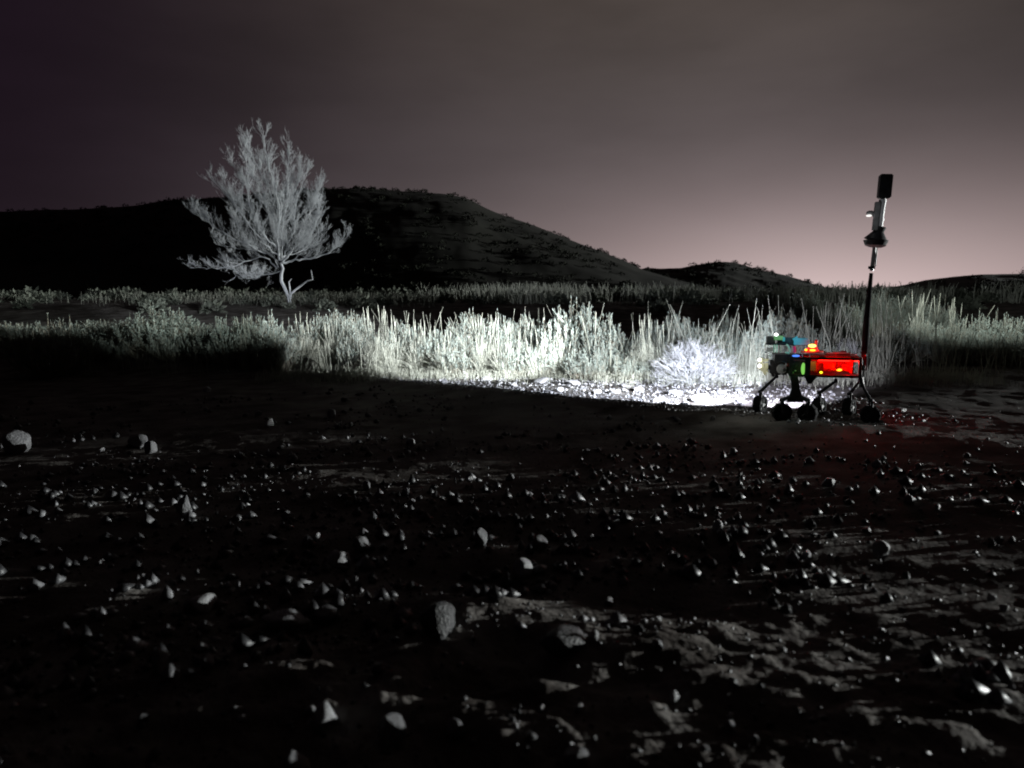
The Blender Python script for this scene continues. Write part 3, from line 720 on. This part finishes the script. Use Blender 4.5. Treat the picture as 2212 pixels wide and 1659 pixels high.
def f_speck(n):
    a = np.radians(rng.uniform(-36, 36, n)); r = 2.6*np.exp(rng.uniform(0, 1.05, n)); x = np.sin(a)*r; y = np.cos(a)*r
    k = vn(x*.9, y*.9, 97) > -.15; return x[k], y[k]
gravel('gravel', 1500, f_speck, .005, .026, [mStone[0], mStone[1], mStone[1]], 'scattered small stones catching light on the dark ground', 93)
def f_rub(n):
    a = np.radians(rng.uniform(-37, 37, n)); r = 2.5*np.exp(1.55*rng.uniform(0, 1, n)**.85); x = np.sin(a)*r; y = np.cos(a)*r
    ax, ay, bx, by = CR; nn = ((x-ax)*(-(by-ay))+(y-ay)*(bx-ax))/math.hypot(bx-ax, by-ay)
    k = (vn(x*.9, y*.9, 197)+.5*vn(x*2.7, y*2.7, 198) > -.05) & (nn < -.15); return x[k], y[k]
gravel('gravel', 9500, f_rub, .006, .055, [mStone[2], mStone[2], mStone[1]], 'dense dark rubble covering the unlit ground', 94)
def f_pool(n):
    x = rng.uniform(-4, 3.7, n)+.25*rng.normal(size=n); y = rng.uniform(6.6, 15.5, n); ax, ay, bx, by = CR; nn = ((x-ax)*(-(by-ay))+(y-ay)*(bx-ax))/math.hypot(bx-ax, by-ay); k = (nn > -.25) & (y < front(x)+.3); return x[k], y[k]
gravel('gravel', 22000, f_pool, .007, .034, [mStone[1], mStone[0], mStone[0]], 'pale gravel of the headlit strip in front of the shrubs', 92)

# ------------------------------------------------------------------ the rover
mBlk = mat('black_metal', (.012, .012, .014), .45, .3, c2=(.03, .03, .034), nscale=20, spec=.4)
mRub = mat('black_rubber', (.010, .010, .011), .9, c2=(.018, .018, .020), nscale=30, bump=.3, spec=.1)
mAl = mat('brushed_metal', (.45, .46, .48), .35, .7, c2=(.6, .6, .62), nscale=60)
mWht = mat('white_plastic', (.62, .63, .66), .4, c2=(.7, .7, .72), nscale=12)
mCream = mat('cream_plastic', (.62, .60, .42), .45, c2=(.72, .7, .52), nscale=20)
mGrn = mat('green_plastic', (.14, .32, .13), .5, c2=(.20, .42, .18), nscale=40)
mMint = mat('mint_tube', (.28, .55, .42), .4)
mTeal = mat('teal_plastic', (.06, .40, .46), .45, c2=(.10, .50, .55), nscale=20)
mOrg = mat('copper_plate', (.42, .20, .06), .5, c2=(.5, .28, .1), nscale=10)
mRed = mat('red_panel', (.55, .03, .02), .35, c2=(.62, .05, .03), nscale=12)
mGry = mat('grey_plastic', (.16, .16, .165), .5, c2=(.24, .24, .25), nscale=25)
mCab = mat('cable_sheath', (.02, .02, .02), .5)
def emi(n, c, s): return mat(n, (.02, .02, .02), .4, emit=c, es=s)
eRed = emi('red_led', (1, .01, .005), 6); eYel = emi('yellow_led', (1, .75, .02), 2.0); eAmb = emi('amber_led', (1, .40, .02), 3.0)
eWht = emi('white_led', (1, 1, 1), 6); eGrn = emi('green_led', (.30, .85, .14), .75); eBlu = emi('blue_led', (.08, .25, 1), 1.4); eCool = emi('headlamp_led', (.95, .97, 1), 8)
eHot = emi('beacon_led', (1, .55, .10), 4)
k8 = .000578*7.2/7
class RB:
    def __init__(s): s.V = []; s.F = []
    def add(s, V, F): n = len(s.V); s.V += [tuple(v) for v in V]; s.F += [tuple(i+n for i in f) for f in F]
    def box(s, c, d, rot=None, bev=.12):
        """bevelled box (chamfered edges)"""
        hx, hy, hz_ = [q/2 for q in d]; b = min(hx, hy, hz_)*bev
        import bmesh
        bm = bmesh.new(); bmesh.ops.create_cube(bm, size=2)
        for v in bm.verts: v.co = Vector((v.co.x*hx, v.co.y*hy, v.co.z*hz_))
        bmesh.ops.bevel(bm, geom=bm.edges[:], offset=b, segments=2, affect='EDGES')
        m = rot if rot is not None else Matrix.Identity(3)
        bm.verts.ensure_lookup_table(); s.add([m @ v.co + Vector(c) for v in bm.verts], [[v.index for v in f.verts] for f in bm.faces]); bm.free(); return s
    def rod(s, a, b, r0, r1=None, n=12):
        a = Vector(a); b = Vector(b); r1 = r0 if r1 is None else r1; d = (b-a).normalized(); u = d.orthogonal().normalized(); v = d.cross(u)
        V = [p+(u*math.cos(2*math.pi*i/n)+v*math.sin(2*math.pi*i/n))*r for p, r in ((a, r0), (b, r1)) for i in range(n)]
        s.add(V, [(i, (i+1) % n, n+(i+1) % n, n+i) for i in range(n)]+[tuple(range(n))[::-1], tuple(range(n, 2*n))]); return s
    def path(s, pts, r, n=8):
        for a, b in zip(pts[:-1], pts[1:]): s.rod(a, b, r, r, n)
        for p in pts[1:-1]: s.ball(p, (r, r, r), 8, 5)
        return s
    def ball(s, c, rad, n=14, m=9):
        c = Vector(c); V = [c+Vector((rad[0]*math.sin(math.pi*j/m)*math.cos(2*math.pi*i/n), rad[1]*math.sin(math.pi*j/m)*math.sin(2*math.pi*i/n), rad[2]*math.cos(math.pi*j/m))) for j in range(m+1) for i in range(n)]
        s.add(V, [(j*n+i, (j+1)*n+i, (j+1)*n+(i+1) % n, j*n+(i+1) % n) for j in range(m) for i in range(n)]); return s
    def prism(s, pts, y0, y1):
        n = len(pts); V = [(a, y0, b) for a, b in pts]+[(a, y1, b) for a, b in pts]
        s.add(V, [tuple(range(n)), tuple(range(n, 2*n))[::-1]]+[(i, n+i, n+(i+1) % n, (i+1) % n) for i in range(n)]); return s
    def build(s, name, m, parent):
        me = bpy.data.meshes.new(name); me.from_pydata([tuple(v) for v in s.V], [], s.F); me.materials.append(m); me.update()
        import bmesh
        bm = bmesh.new(); bm.from_mesh(me); bmesh.ops.remove_doubles(bm, verts=bm.verts, dist=1e-6); bmesh.ops.recalc_face_normals(bm, faces=bm.faces); bm.to_mesh(me); bm.free()
        o = bpy.data.objects.new(name, me); col.objects.link(o); o.parent = parent; return o
YAW = R(-13); CY = 1/math.cos(YAW)
RX, RY = (812-512)/F*7.2, 7.2
RZ = hz(RX, RY)-.005
rover = empty('rover', (RX, RY, RZ), YAW)
tag(rover, 'small wheeled rover with red lit body, tall leaning mast and white headlamps', 'rover')
YN, YF = -.20, .26
def q(X_, Y_, y=YN):
    """crop pixel -> rover local point on the plane y (undoes perspective so that the side view keeps its proportions)"""
    px = (2950+X_/4.046)*1024/4032; py = (1270+Y_/4.046)*1024/4032
    d = ray(px, py); d = Vector((d.x, d.y, d.z))
    # intersect with the plane local y = const
    c, s_ = math.cos(YAW), math.sin(YAW); nrm = Vector((-s_, c, 0)); p0 = Vector((RX, RY, 0))+nrm*y
    t = nrm.dot(p0)/nrm.dot(d); w_ = d*t+Vector((0, 0, CAMH)); w_ -= Vector((RX, RY, RZ))
    return Vector((w_.x*c+w_.y*s_, -w_.x*s_+w_.y*c, w_.z))
def span(a, b): return (a+b)/2, abs(b.x-a.x), abs(b.z-a.z)

# chassis
z0 = q(1000, 850).z; z1 = q(1000, 570).z; xa = q(660, 700).x; xb = q(1790, 700).x
b = RB(); t_ = .022
for y in (YN, YF):
    for z in (z0, z1): b.box(((xa+xb)/2, y, z), (xb-xa, t_, t_))
    for x in (xa, q(930, 700).x, xb): b.box((x, y, (z0+z1)/2), (t_*(2.2 if x != xa else 1.2), t_*.9, z1-z0))
for x in (xa, xb, (xa+xb)/2):
    for z in (z0, z1): b.box((x, (YN+YF)/2, z), (t_*.9, YF-YN, t_*.8))
b.build('chassis_frame', mBlk, rover)
RB().box(((xa+xb)/2, (YN+YF)/2, z0+.004), (xb-xa-.02, YF-YN-.02, .006)).build('belly_pan', mBlk, rover)
RB().box(((xa+xb)/2, YF-.016, (z0+z1)/2), (xb-xa-.03, .006, z1-z0-.02)).build('rear_panel', mRed, rover)
RB().box(((q(1000, 700).x+xb)/2, .05, z1+.018), (xb-q(1000, 700).x-.03, .36, .012)).build('deck', mRed, rover)
e_ = RB(); e_.box((q(1680, 700).x, .02, (z0+z1)/2), (.012, .30, z1-z0-.03)); e_.build('end_panel', mRed, rover)
# interior
inn = RB()
inn.box(q(1250, 690, .0), (.10, .12, .07)); inn.box(q(1420, 760, -.05), (.14, .10, .02)); inn.box(q(1560, 720, .05), (.09, .10, .06)); inn.box(q(1080, 700, .02), (.08, .12, .09))
inn.build('electronics_box', mRed, rover)
RB().box(q(1010, 690, -.06), (.05, .08, .09)).build('copper_plate', mOrg, rover)
cb = RB()
for a0, c0, h0 in ((1340, 1640, 60), (1380, 1700, 100), (1200, 1480, 50)):
    pts = []
    for k in range(9):
        u = k/8; X_ = a0+(c0-a0)*u; Y_ = 800-h0*math.sin(u*math.pi)-20; pts.append(q(X_, Y_, -.12+.03*math.sin(u*6)))
    cb.path(pts, .0032, 6)
cb.path([q(1390, 620, -.1), q(1400, 690, -.12)], .004, 6); cb.path([q(1500, 640, -.1), q(1440, 700, -.12)], .003, 6)
cb.build('cable', mCab, rover)
RB().ball(q(1435, 755, -.14), (.024, .014, .012)).build('amber_light', eAmb, rover)
RB().ball(q(1145, 795, -.19), (.014, .010, .012)).build('yellow_light', eYel, rover)
def led(name, loc, colr, power, size=.02):
    l = bpy.data.lights.new(name, 'POINT'); l.energy = power; l.color = colr; l.shadow_soft_size = size
    o = bpy.data.objects.new(name, l); col.objects.link(o); o.parent = rover; o.location = loc; return o
for X_ in (1250, 1400, 1560, 1690): led('red_interior_lamp', q(X_, 640, -.06), (1, .0, .0), 1.5)
s_ = RB(); s_.box(q(1420, 600, .0)+Vector((0, 0, -.006)), (.36, .012, .008)); s_.build('red_light_strip', eRed, rover)
led('amber_interior_lamp', q(1435, 735, -.16), (1, .42, .02), .08); led('copper_lamp', q(1030, 640, -.15), (1, .45, .05), .05)
dr = RB(); dr.rod(q(1340, 470, .2), q(1620, 482, .2), .006); dr.rod(q(1450, 462, .2), q(1540, 466, .2), .010); dr.rod(q(1380, 500, .2), q(1380, 472, .2), .005); dr.rod(q(1590, 500, .2), q(1590, 480, .2), .005)
dr.build('deck_rail', mAl, rover)
wr_ = RB(); wr_.path([q(1060, 470, .05), q(1150, 445, .05), q(1210, 470, .03), q(1260, 520, .0)], .006, 6); wr_.path([q(900, 520, -.1), q(980, 500, -.1), q(1120, 512, -.1), q(1240, 535, -.1)], .004, 6)
wr_.path([q(640, 350, 0), q(700, 365, 0), q(730, 400, 0)], .004, 6); wr_.path([q(450, 640, -.14), q(520, 620, -.15), q(600, 650, -.15), q(640, 720, -.15)], .005, 6)
wr_.path([q(1790, 560, YN-.02), q(1800, 700, YN-.025), q(1790, 860, YN-.02)], .005, 6); wr_.build('wiring', mCab, rover)
RB().box(q(1300, 500, .05), (.10, .14, .018)).box(q(1480, 505, .0), (.12, .12, .022)).box(q(1640, 520, .05), (.05, .1, .02)).build('deck_module', mRed, rover)
# bolts
bo = RB()
for X_, Y_ in ((1720, 510), (1862, 520), (1840, 700), (1550, 908), (1730, 885), (850, 530), (970, 530), (1740, 830), (1838, 740)):
    p = q(X_, Y_, YN-.02); bo.ball(p, (.007, .006, .012 if Y_ < 750 else .007), 10, 6)
bo.build('bolts', mAl, rover)
# beacon on the deck: dished base, glowing dome
RB().rod(q(1000, 470, 0), q(1000, 455, 0), .105, .10, 28).build('beacon_base', mRed, rover)
bz_ = RB(); bz_.rod(q(1010, 455, 0), q(1010, 415, 0), .06, .045, 20); bz_.rod(q(1010, 415, 0), q(1010, 395, 0), .035, .05, 20); bcn = bz_.build('beacon', mat('lit_red_lens', (.5, .02, .01), .4, emit=(1, .01, .01), es=.9), rover)
RB().ball(q(1005, 370, 0), (.036, .03, .016)).build('beacon_lens', eHot, rover)
RB().ball(q(1010, 440, -.06), (.028, .012, .010)).build('amber_light', eAmb, rover)
RB().ball(q(905, 435, -.04), (.014, .010, .010)).build('amber_light', eAmb, rover)
RB().rod(q(1060, 400, 0), q(1068, 300, 0), .010, .014).ball(q(1070, 300, 0), (.016, .016, .018)).build('beacon_knob', mRed, rover)
led('red_beacon_lamp', q(1010, 330, -.12), (1, 0, 0), .4); led('red_deck_lamp', q(1400, 380, .02), (1, 0, 0), .25); led('red_tail_lamp', q(1960, 700, .0), (1, .0, .12), .04); led('red_deck_lamp', q(850, 410, -.12), (1, 0, .02), .08)
# sensor head at the front
RB().box(q(340, 275, .0), (.075, .12, .065)).box(q(620, 285, .02), (.20, .10, .06)).ball(q(520, 195, 0), (.020, .02, .016)).box(q(560, 345, .0), (.33, .14, .012)).build('sensor_head', mBlk, rover)
RB().box(q(465, 245, -.07), (.083, .02, .042)).build('circuit_box', mGrn, rover)
RB().box(q(550, 265, -.07), (.02, .02, .04)).rod(q(690, 270, -.07), q(770, 230, -.07), .010).build('teal_bracket', mTeal, rover)
RB().box(q(815, 300, -.03), (.13, .09, .065)).build('teal_box', mTeal, rover)
RB().ball(q(430, 195, -.07), (.016, .014, .015)).build('indicator_light', eWht, rover)
led('teal_box_lamp', q(770, 250, -.22), (.25, .75, 1), .5); led('green_box_lamp', q(470, 200, -.20), (.8, 1, .85), .3); led('blue_deck_lamp', q(760, 500, -.24), (.15, .35, 1), .03)
p_ = RB()
for X_ in (400, 440): p_.rod(q(X_, 350, -.08), q(X_, 480, -.08), .006)
p_.rod(q(500, 350, .05), q(500, 480, .05), .006); p_.build('mint_posts', mMint, rover)
tb = RB(); tb.path([q(595, 345, -.1), q(625, 380, -.1), q(645, 430, -.1), q(650, 485, -.1)], .0085, 8); tb.path([q(575, 480, -.1), q(640, 490, -.1)], .010, 8); tb.build('mint_hose', mMint, rover)
RB().rod(q(715, 380, -.08), q(722, 480, -.08), .016, .014).build('magenta_knob', mat('magenta_plastic', (.5, .03, .16), .4), rover)
RB().ball(q(745, 530, -.16), (.034, .014, .010)).build('blue_light', eBlu, rover)
# front body: dark casing, wheel shaped motor hub, green light
RB().box(q(530, 560, 0), (.17, .26, .08)).box(q(560, 720, .02), (.20, .22, .12)).box(q(800, 720, .02), (.14, .24, .15)).build('front_casing', mBlk, rover)
h_ = RB(); pc = q(515, 740, -.13)
h_.rod(pc, pc+Vector((0, -.03, 0)), .046, .042, 20).rod(pc, pc+Vector((0, -.045, 0)), .016, .014, 12).ball(q(590, 680, -.15), (.014, .012, .016)); h_.build('motor_hub', mGry, rover)
RB().ball(q(860, 735, YN+.005), (.019, .012, .056)).build('green_light', eGrn, rover)
g_ = RB(); g_.ball(q(735, 768, YN), (.010, .008, .007)); g_.ball(q(698, 800, YN), (.008, .007, .010)); g_.build('green_connector', mGrn, rover)
led('green_lamp', q(800, 790, -.28), (.35, 1, .25), .05)
# headlamps and cream front fittings
hl = RB()
hl.box(q(180, 600, -.09), (.045, .07, .042)).box(q(185, 690, -.09), (.055, .07, .05)).box(q(250, 600, -.09), (.06, .04, .028)).box(q(268, 690, -.09), (.035, .05, .055)); hl.build('headlamp_housing', mCream, rover)
f_ = RB()
for a0, b0 in (((210, 740), (250, 840)), ((235, 735), (275, 830)), ((265, 730), (300, 800)), ((190, 740), (230, 800))): f_.rod(q(*a0, -.10), q(*b0, -.10), .013, .006, 8)
f_.build('front_fingers', mCream, rover)
f2 = RB(); f2.rod(q(285, 600, -.06), q(290, 480, -.06), .008).rod(q(250, 470, -.06), q(370, 465, -.06), .010, .008).box(q(325, 425, -.03), (.06, .06, .03)).rod(q(300, 520, -.06), q(360, 530, -.06), .009).rod(q(355, 680, -.06), q(390, 790, -.06), .009).rod(q(390, 790, -.06), q(420, 830, -.06), .008); f2.build('front_bracket', mAl, rover)
led('housing_fill', q(90, 650, -.32), (1, .98, .85), 1.6)  # added point light to brighten the cream housings, no lamp hangs here
RB().ball(q(165, 595, -.12), (.014, .014, .016)).build('headlamp', eCool, rover)
RB().ball(q(165, 690, -.12), (.014, .014, .018)).build('headlamp', eCool, rover)
b = RB(); b.rod(q(330, 620, -.03), q(420, 640, -.03), .02).rod(q(310, 680, -.04), q(400, 850, -.04), .02).box(q(360, 700, .0), (.05, .16, .12)); b.build('front_arm', mBlk, rover)
# running gear
def wheel(X_, Y_, y, steer, wr=.086, ww=.082):
    c = q(X_, Y_, y); c.z = wr+.0
    e = empty('wheel'); e.parent = rover; e.location = c; e.rotation_euler = (0, 0, R(steer))
    t = RB(); n = 24
    ring = [(ww*.5, wr*.80), (ww*.5, wr*.93), (ww*.36, wr), (-ww*.36, wr), (-ww*.5, wr*.93), (-ww*.5, wr*.80), (-ww*.46, wr*.62), (ww*.46, wr*.62)]
    V = [(r*math.cos(2*math.pi*i/n), yy, r*math.sin(2*math.pi*i/n)) for i in range(n) for yy, r in ring]; m_ = len(ring)
    t.add(V, [(i*m_+j, ((i+1) % n)*m_+j, ((i+1) % n)*m_+(j+1) % m_, i*m_+(j+1) % m_) for i in range(n) for j in range(m_)])
    for i in range(n//2*1):
        a = 2*math.pi*i/(n//2); rot = Matrix.Rotation(-a, 3, 'Y'); t.box(rot @ Vector((wr, 0, 0)), (.010, ww*.95, .008), rot)
    t.build('tyre', mRub, e)
    r = RB(); r.rod((0, -ww*.32, 0), (0, ww*.32, 0), wr*.60, wr*.60, 20)
    for i in range(5):
        a = 2*math.pi*i/5; r.rod((math.cos(a)*.02, -ww*.36, math.sin(a)*.02), (math.cos(a)*wr*.6, -ww*.36, math.sin(a)*wr*.6), .008)
    r.rod((0, -ww*.5, 0), (0, ww*.5, 0), .018); r.build('rim', mBlk, e)
    return c
cA = wheel(170, 1330, YF, 58); cB = wheel(520, 1390, YN-.03, 12); cC = wheel(930, 1400, YN-.03, -20); cD = wheel(1110, 1290, YF, 55); cE = wheel(1590, 1390, YF, 60); cF = wheel(1930, 1420, YN-.03, -8)
def fork(c, top, name='leg', fat=.015, up=.13):
    b = RB(); s = Vector((0, 0, 1)); k = c+s*up
    b.rod(k, top, fat*1.15, fat*.8); b.ball(k, (.026, .03, .022)); b.ball(top, (.022, .022, .022))
    for sgn in (-1, 1): b.rod(c+Vector((0, sgn*.052, 0)), k+Vector((0, sgn*.052, -.012)), .010, .012)
    b.rod(k+Vector((0, -.058, -.012)), k+Vector((0, .058, -.012)), .014); b.rod(c+Vector((0, -.06, 0)), c+Vector((0, .06, 0)), .010)
    b.build(name, mBlk, rover); return k
fork(cA, q(440, 850, .16)); fork(cD, q(1380, 930, .2)); fork(cE, q(1760, 930, .2), fat=.013)
kF = fork(cF, q(1800, 1000, YN), fat=.014)
RB().rod(q(1800, 1000, YN), q(1770, 850, YN), .018, .022).build('leg', mBlk, rover)
kB = fork(cB, q(690, 1170, YN), fat=.018, up=.115); kC = fork(cC, q(800, 1170, YN), fat=.018, up=.115)
bg_ = RB(); a1 = q(595, 1265, YN); a2 = q(865, 1265, YN); a3 = q(805, 1060, YN); a4 = q(672, 1060, YN); a5 = q(770, 860, YN); a6 = q(650, 860, YN)
bg_.prism([(a1.x, a1.z), (a2.x, a2.z), (a3.x, a3.z), (a5.x, a5.z), (a6.x, a6.z), (a4.x, a4.z)], YN-.02, YN+.02); bg_.build('bogie_plate', mBlk, rover)
b = RB(); b.rod(q(610, 815, YN), q(650, 895, YN-.02), .008, .006); b.build('bogie_strut', mAl, rover)
b = RB(); b.prism([(q(900, 860).x, q(900, 860).z), (q(1110, 860).x, q(1110, 860).z), (q(1000, 985).x, q(1000, 985).z), (q(940, 985).x, q(940, 985).z)], YN+.05, YN+.12); b.build('pivot_bracket', mBlk, rover)
# mast (leans to the right)
YM = .04
def mp_(X2, Y2, y=YM):   # 2212 px -> local
    return q((X2*4032/2212-2950)*4.046, (Y2*4032/2212-1270)*4.046, y)
mast = empty('mast'); mast.parent = rover
ps = [mp_(1866, 800), mp_(1868, 760), mp_(1872, 690), mp_(1878, 630), mp_(1882, 590)]
b = RB(); rs = [.030, .030, .028, .021, .016]
for i in range(4): b.rod(ps[i], ps[i+1], rs[i], rs[i+1], 14)
for X_, Y_, r in ((1876, 655, .022), (1883, 578, .030)): p = mp_(X_, Y_); b.rod(p-Vector((0, 0, .012)), p+Vector((0, 0, .012)), r, r, 14)
b.build('lower_pole', mRub, mast)
b = RB(); b.rod(mp_(1883, 585), mp_(1890, 528), .017, .017, 14); b.build('upper_pole', mAl, mast)
b = RB(); b.rod(mp_(1891, 575), mp_(1894, 536), .007, .007); b.build('cable_guide', mWht, mast)
b = RB(); b.rod(mp_(1891, 530), mp_(1892, 519), .090, .108, 28); b.rod(mp_(1892, 519), mp_(1898, 500), .105, .045, 28); b.rod(mp_(1898, 500), mp_(1901, 490), .045, .055, 20); b.build('antenna_disc', mBlk, mast)
b = RB(); b.rod(mp_(1890.5, 534), mp_(1891, 530.5), .06, .092, 28); b.build('antenna_rim', mat('pink_grey_plastic', (.42, .33, .34), .4), mast)
b = RB(); b.rod(mp_(1898, 498, YM), mp_(1907, 433, YM), .030, .028, 18); b.rod(mp_(1906, 437), mp_(1907, 431), .032, .032, 18); b.rod(mp_(1901, 478), mp_(1902, 472), .033, .033, 18); b.build('white_tube', mWht, mast)
b = RB(); 
d_ = (mp_(1895, 437)-mp_(1888, 498)); ang = math.atan2(d_.x, d_.z); rot = Matrix.Rotation(ang, 3, 'Y')
b.box((mp_(1895, 437)+mp_(1888, 498))/2+Vector((0, -.02, 0)), (.040, .06, d_.length), rot); b.build('side_box', mGry, mast)
b = RB(); b.rod(mp_(1890, 465), mp_(1878, 464), .012); b.ball(mp_(1880, 460), (.036, .036, .022)); b.build('lamp_arm', mGry, mast)
b = RB(); b.ball(mp_(1877, 466, YM-.025), (.026, .018, .010)); b.build('lamp_lens', emi('mast_lamp_led', (1, .97, .93), 1.2), mast)
b = RB(); d_ = (mp_(1914, 377)-mp_(1909, 428)); ang = math.atan2(d_.x, d_.z); rot = Matrix.Rotation(ang, 3, 'Y')
b.box((mp_(1914, 377)+mp_(1909, 428))/2, (.108, .10, d_.length), rot, .18); b.build('camera_housing', mBlk, mast)
b = RB(); b.rod(mp_(1907, 434), mp_(1909, 424), .020, .022); b.build('housing_neck', mBlk, mast)

o_ = led('mast_fill', mp_(1870, 470)+Vector((-.06, -.30, .0)), (.95, 1, 1), .55)  # added point light to brighten the mast, set off from the lamp itself
# the rover's lamps, plus added fill spots
print('RZ', RZ, 'edge az', math.degrees(math.atan2(CR[1]-CR[3], CR[0]-CR[2])), CR)
def spot(name, loc, azd, eld, cone, blend, power, colr, size=.03):
    l = bpy.data.lights.new(name, 'SPOT'); l.energy = power; l.color = colr; l.spot_size = R(cone); l.spot_blend = blend; l.shadow_soft_size = size
    o = bpy.data.objects.new(name, l); col.objects.link(o); o.parent = rover; o.location = loc
    a = R(azd)-YAW; e = R(eld); d = Vector((math.cos(a)*math.cos(e), math.sin(a)*math.cos(e), math.sin(e)))
    o.rotation_euler = (-d).to_track_quat('Z', 'Y').to_euler(); return o
spot('headlamp_beam', q(160, 640, .05)+Vector((-.03, .1, 0)), 100, 1, 66, .12, 1900, (.82, .88, 1.0))
spot('headlamp_flood', q(160, 560, .05)+Vector((-.03, .12, 0)), 114, 4, 44, .5, 2300, (.95, .99, 1.0))
spot('mast_beam', mp_(1875, 466)+Vector((-.05, 0, 0)), 137, 3.4, 25, .5, 7500, (.90, 1.0, .98))
spot('added_pool_spot', mp_(1875, 472)+Vector((-.05, .03, 0)), 125, -9, 23, .25, 14000, (.90, .94, 1.0))  # extra beam at the mast lamp, added to brighten the gravel strip
spot('added_brush_spot', mp_(1910, 466)+Vector((.08, .03, 0)), 52, 9, 50, .45, 2900, (.93, 1.0, .96))  # added spot with no lamp behind it, lights the brush at right
spot('added_ground_spot', q(900, 880, YF)+Vector((0, .06, -.02)), 88, -2, 84, .5, 560, (.85, .85, 1.0))  # added spot with no lamp under the body, lights the ground beyond
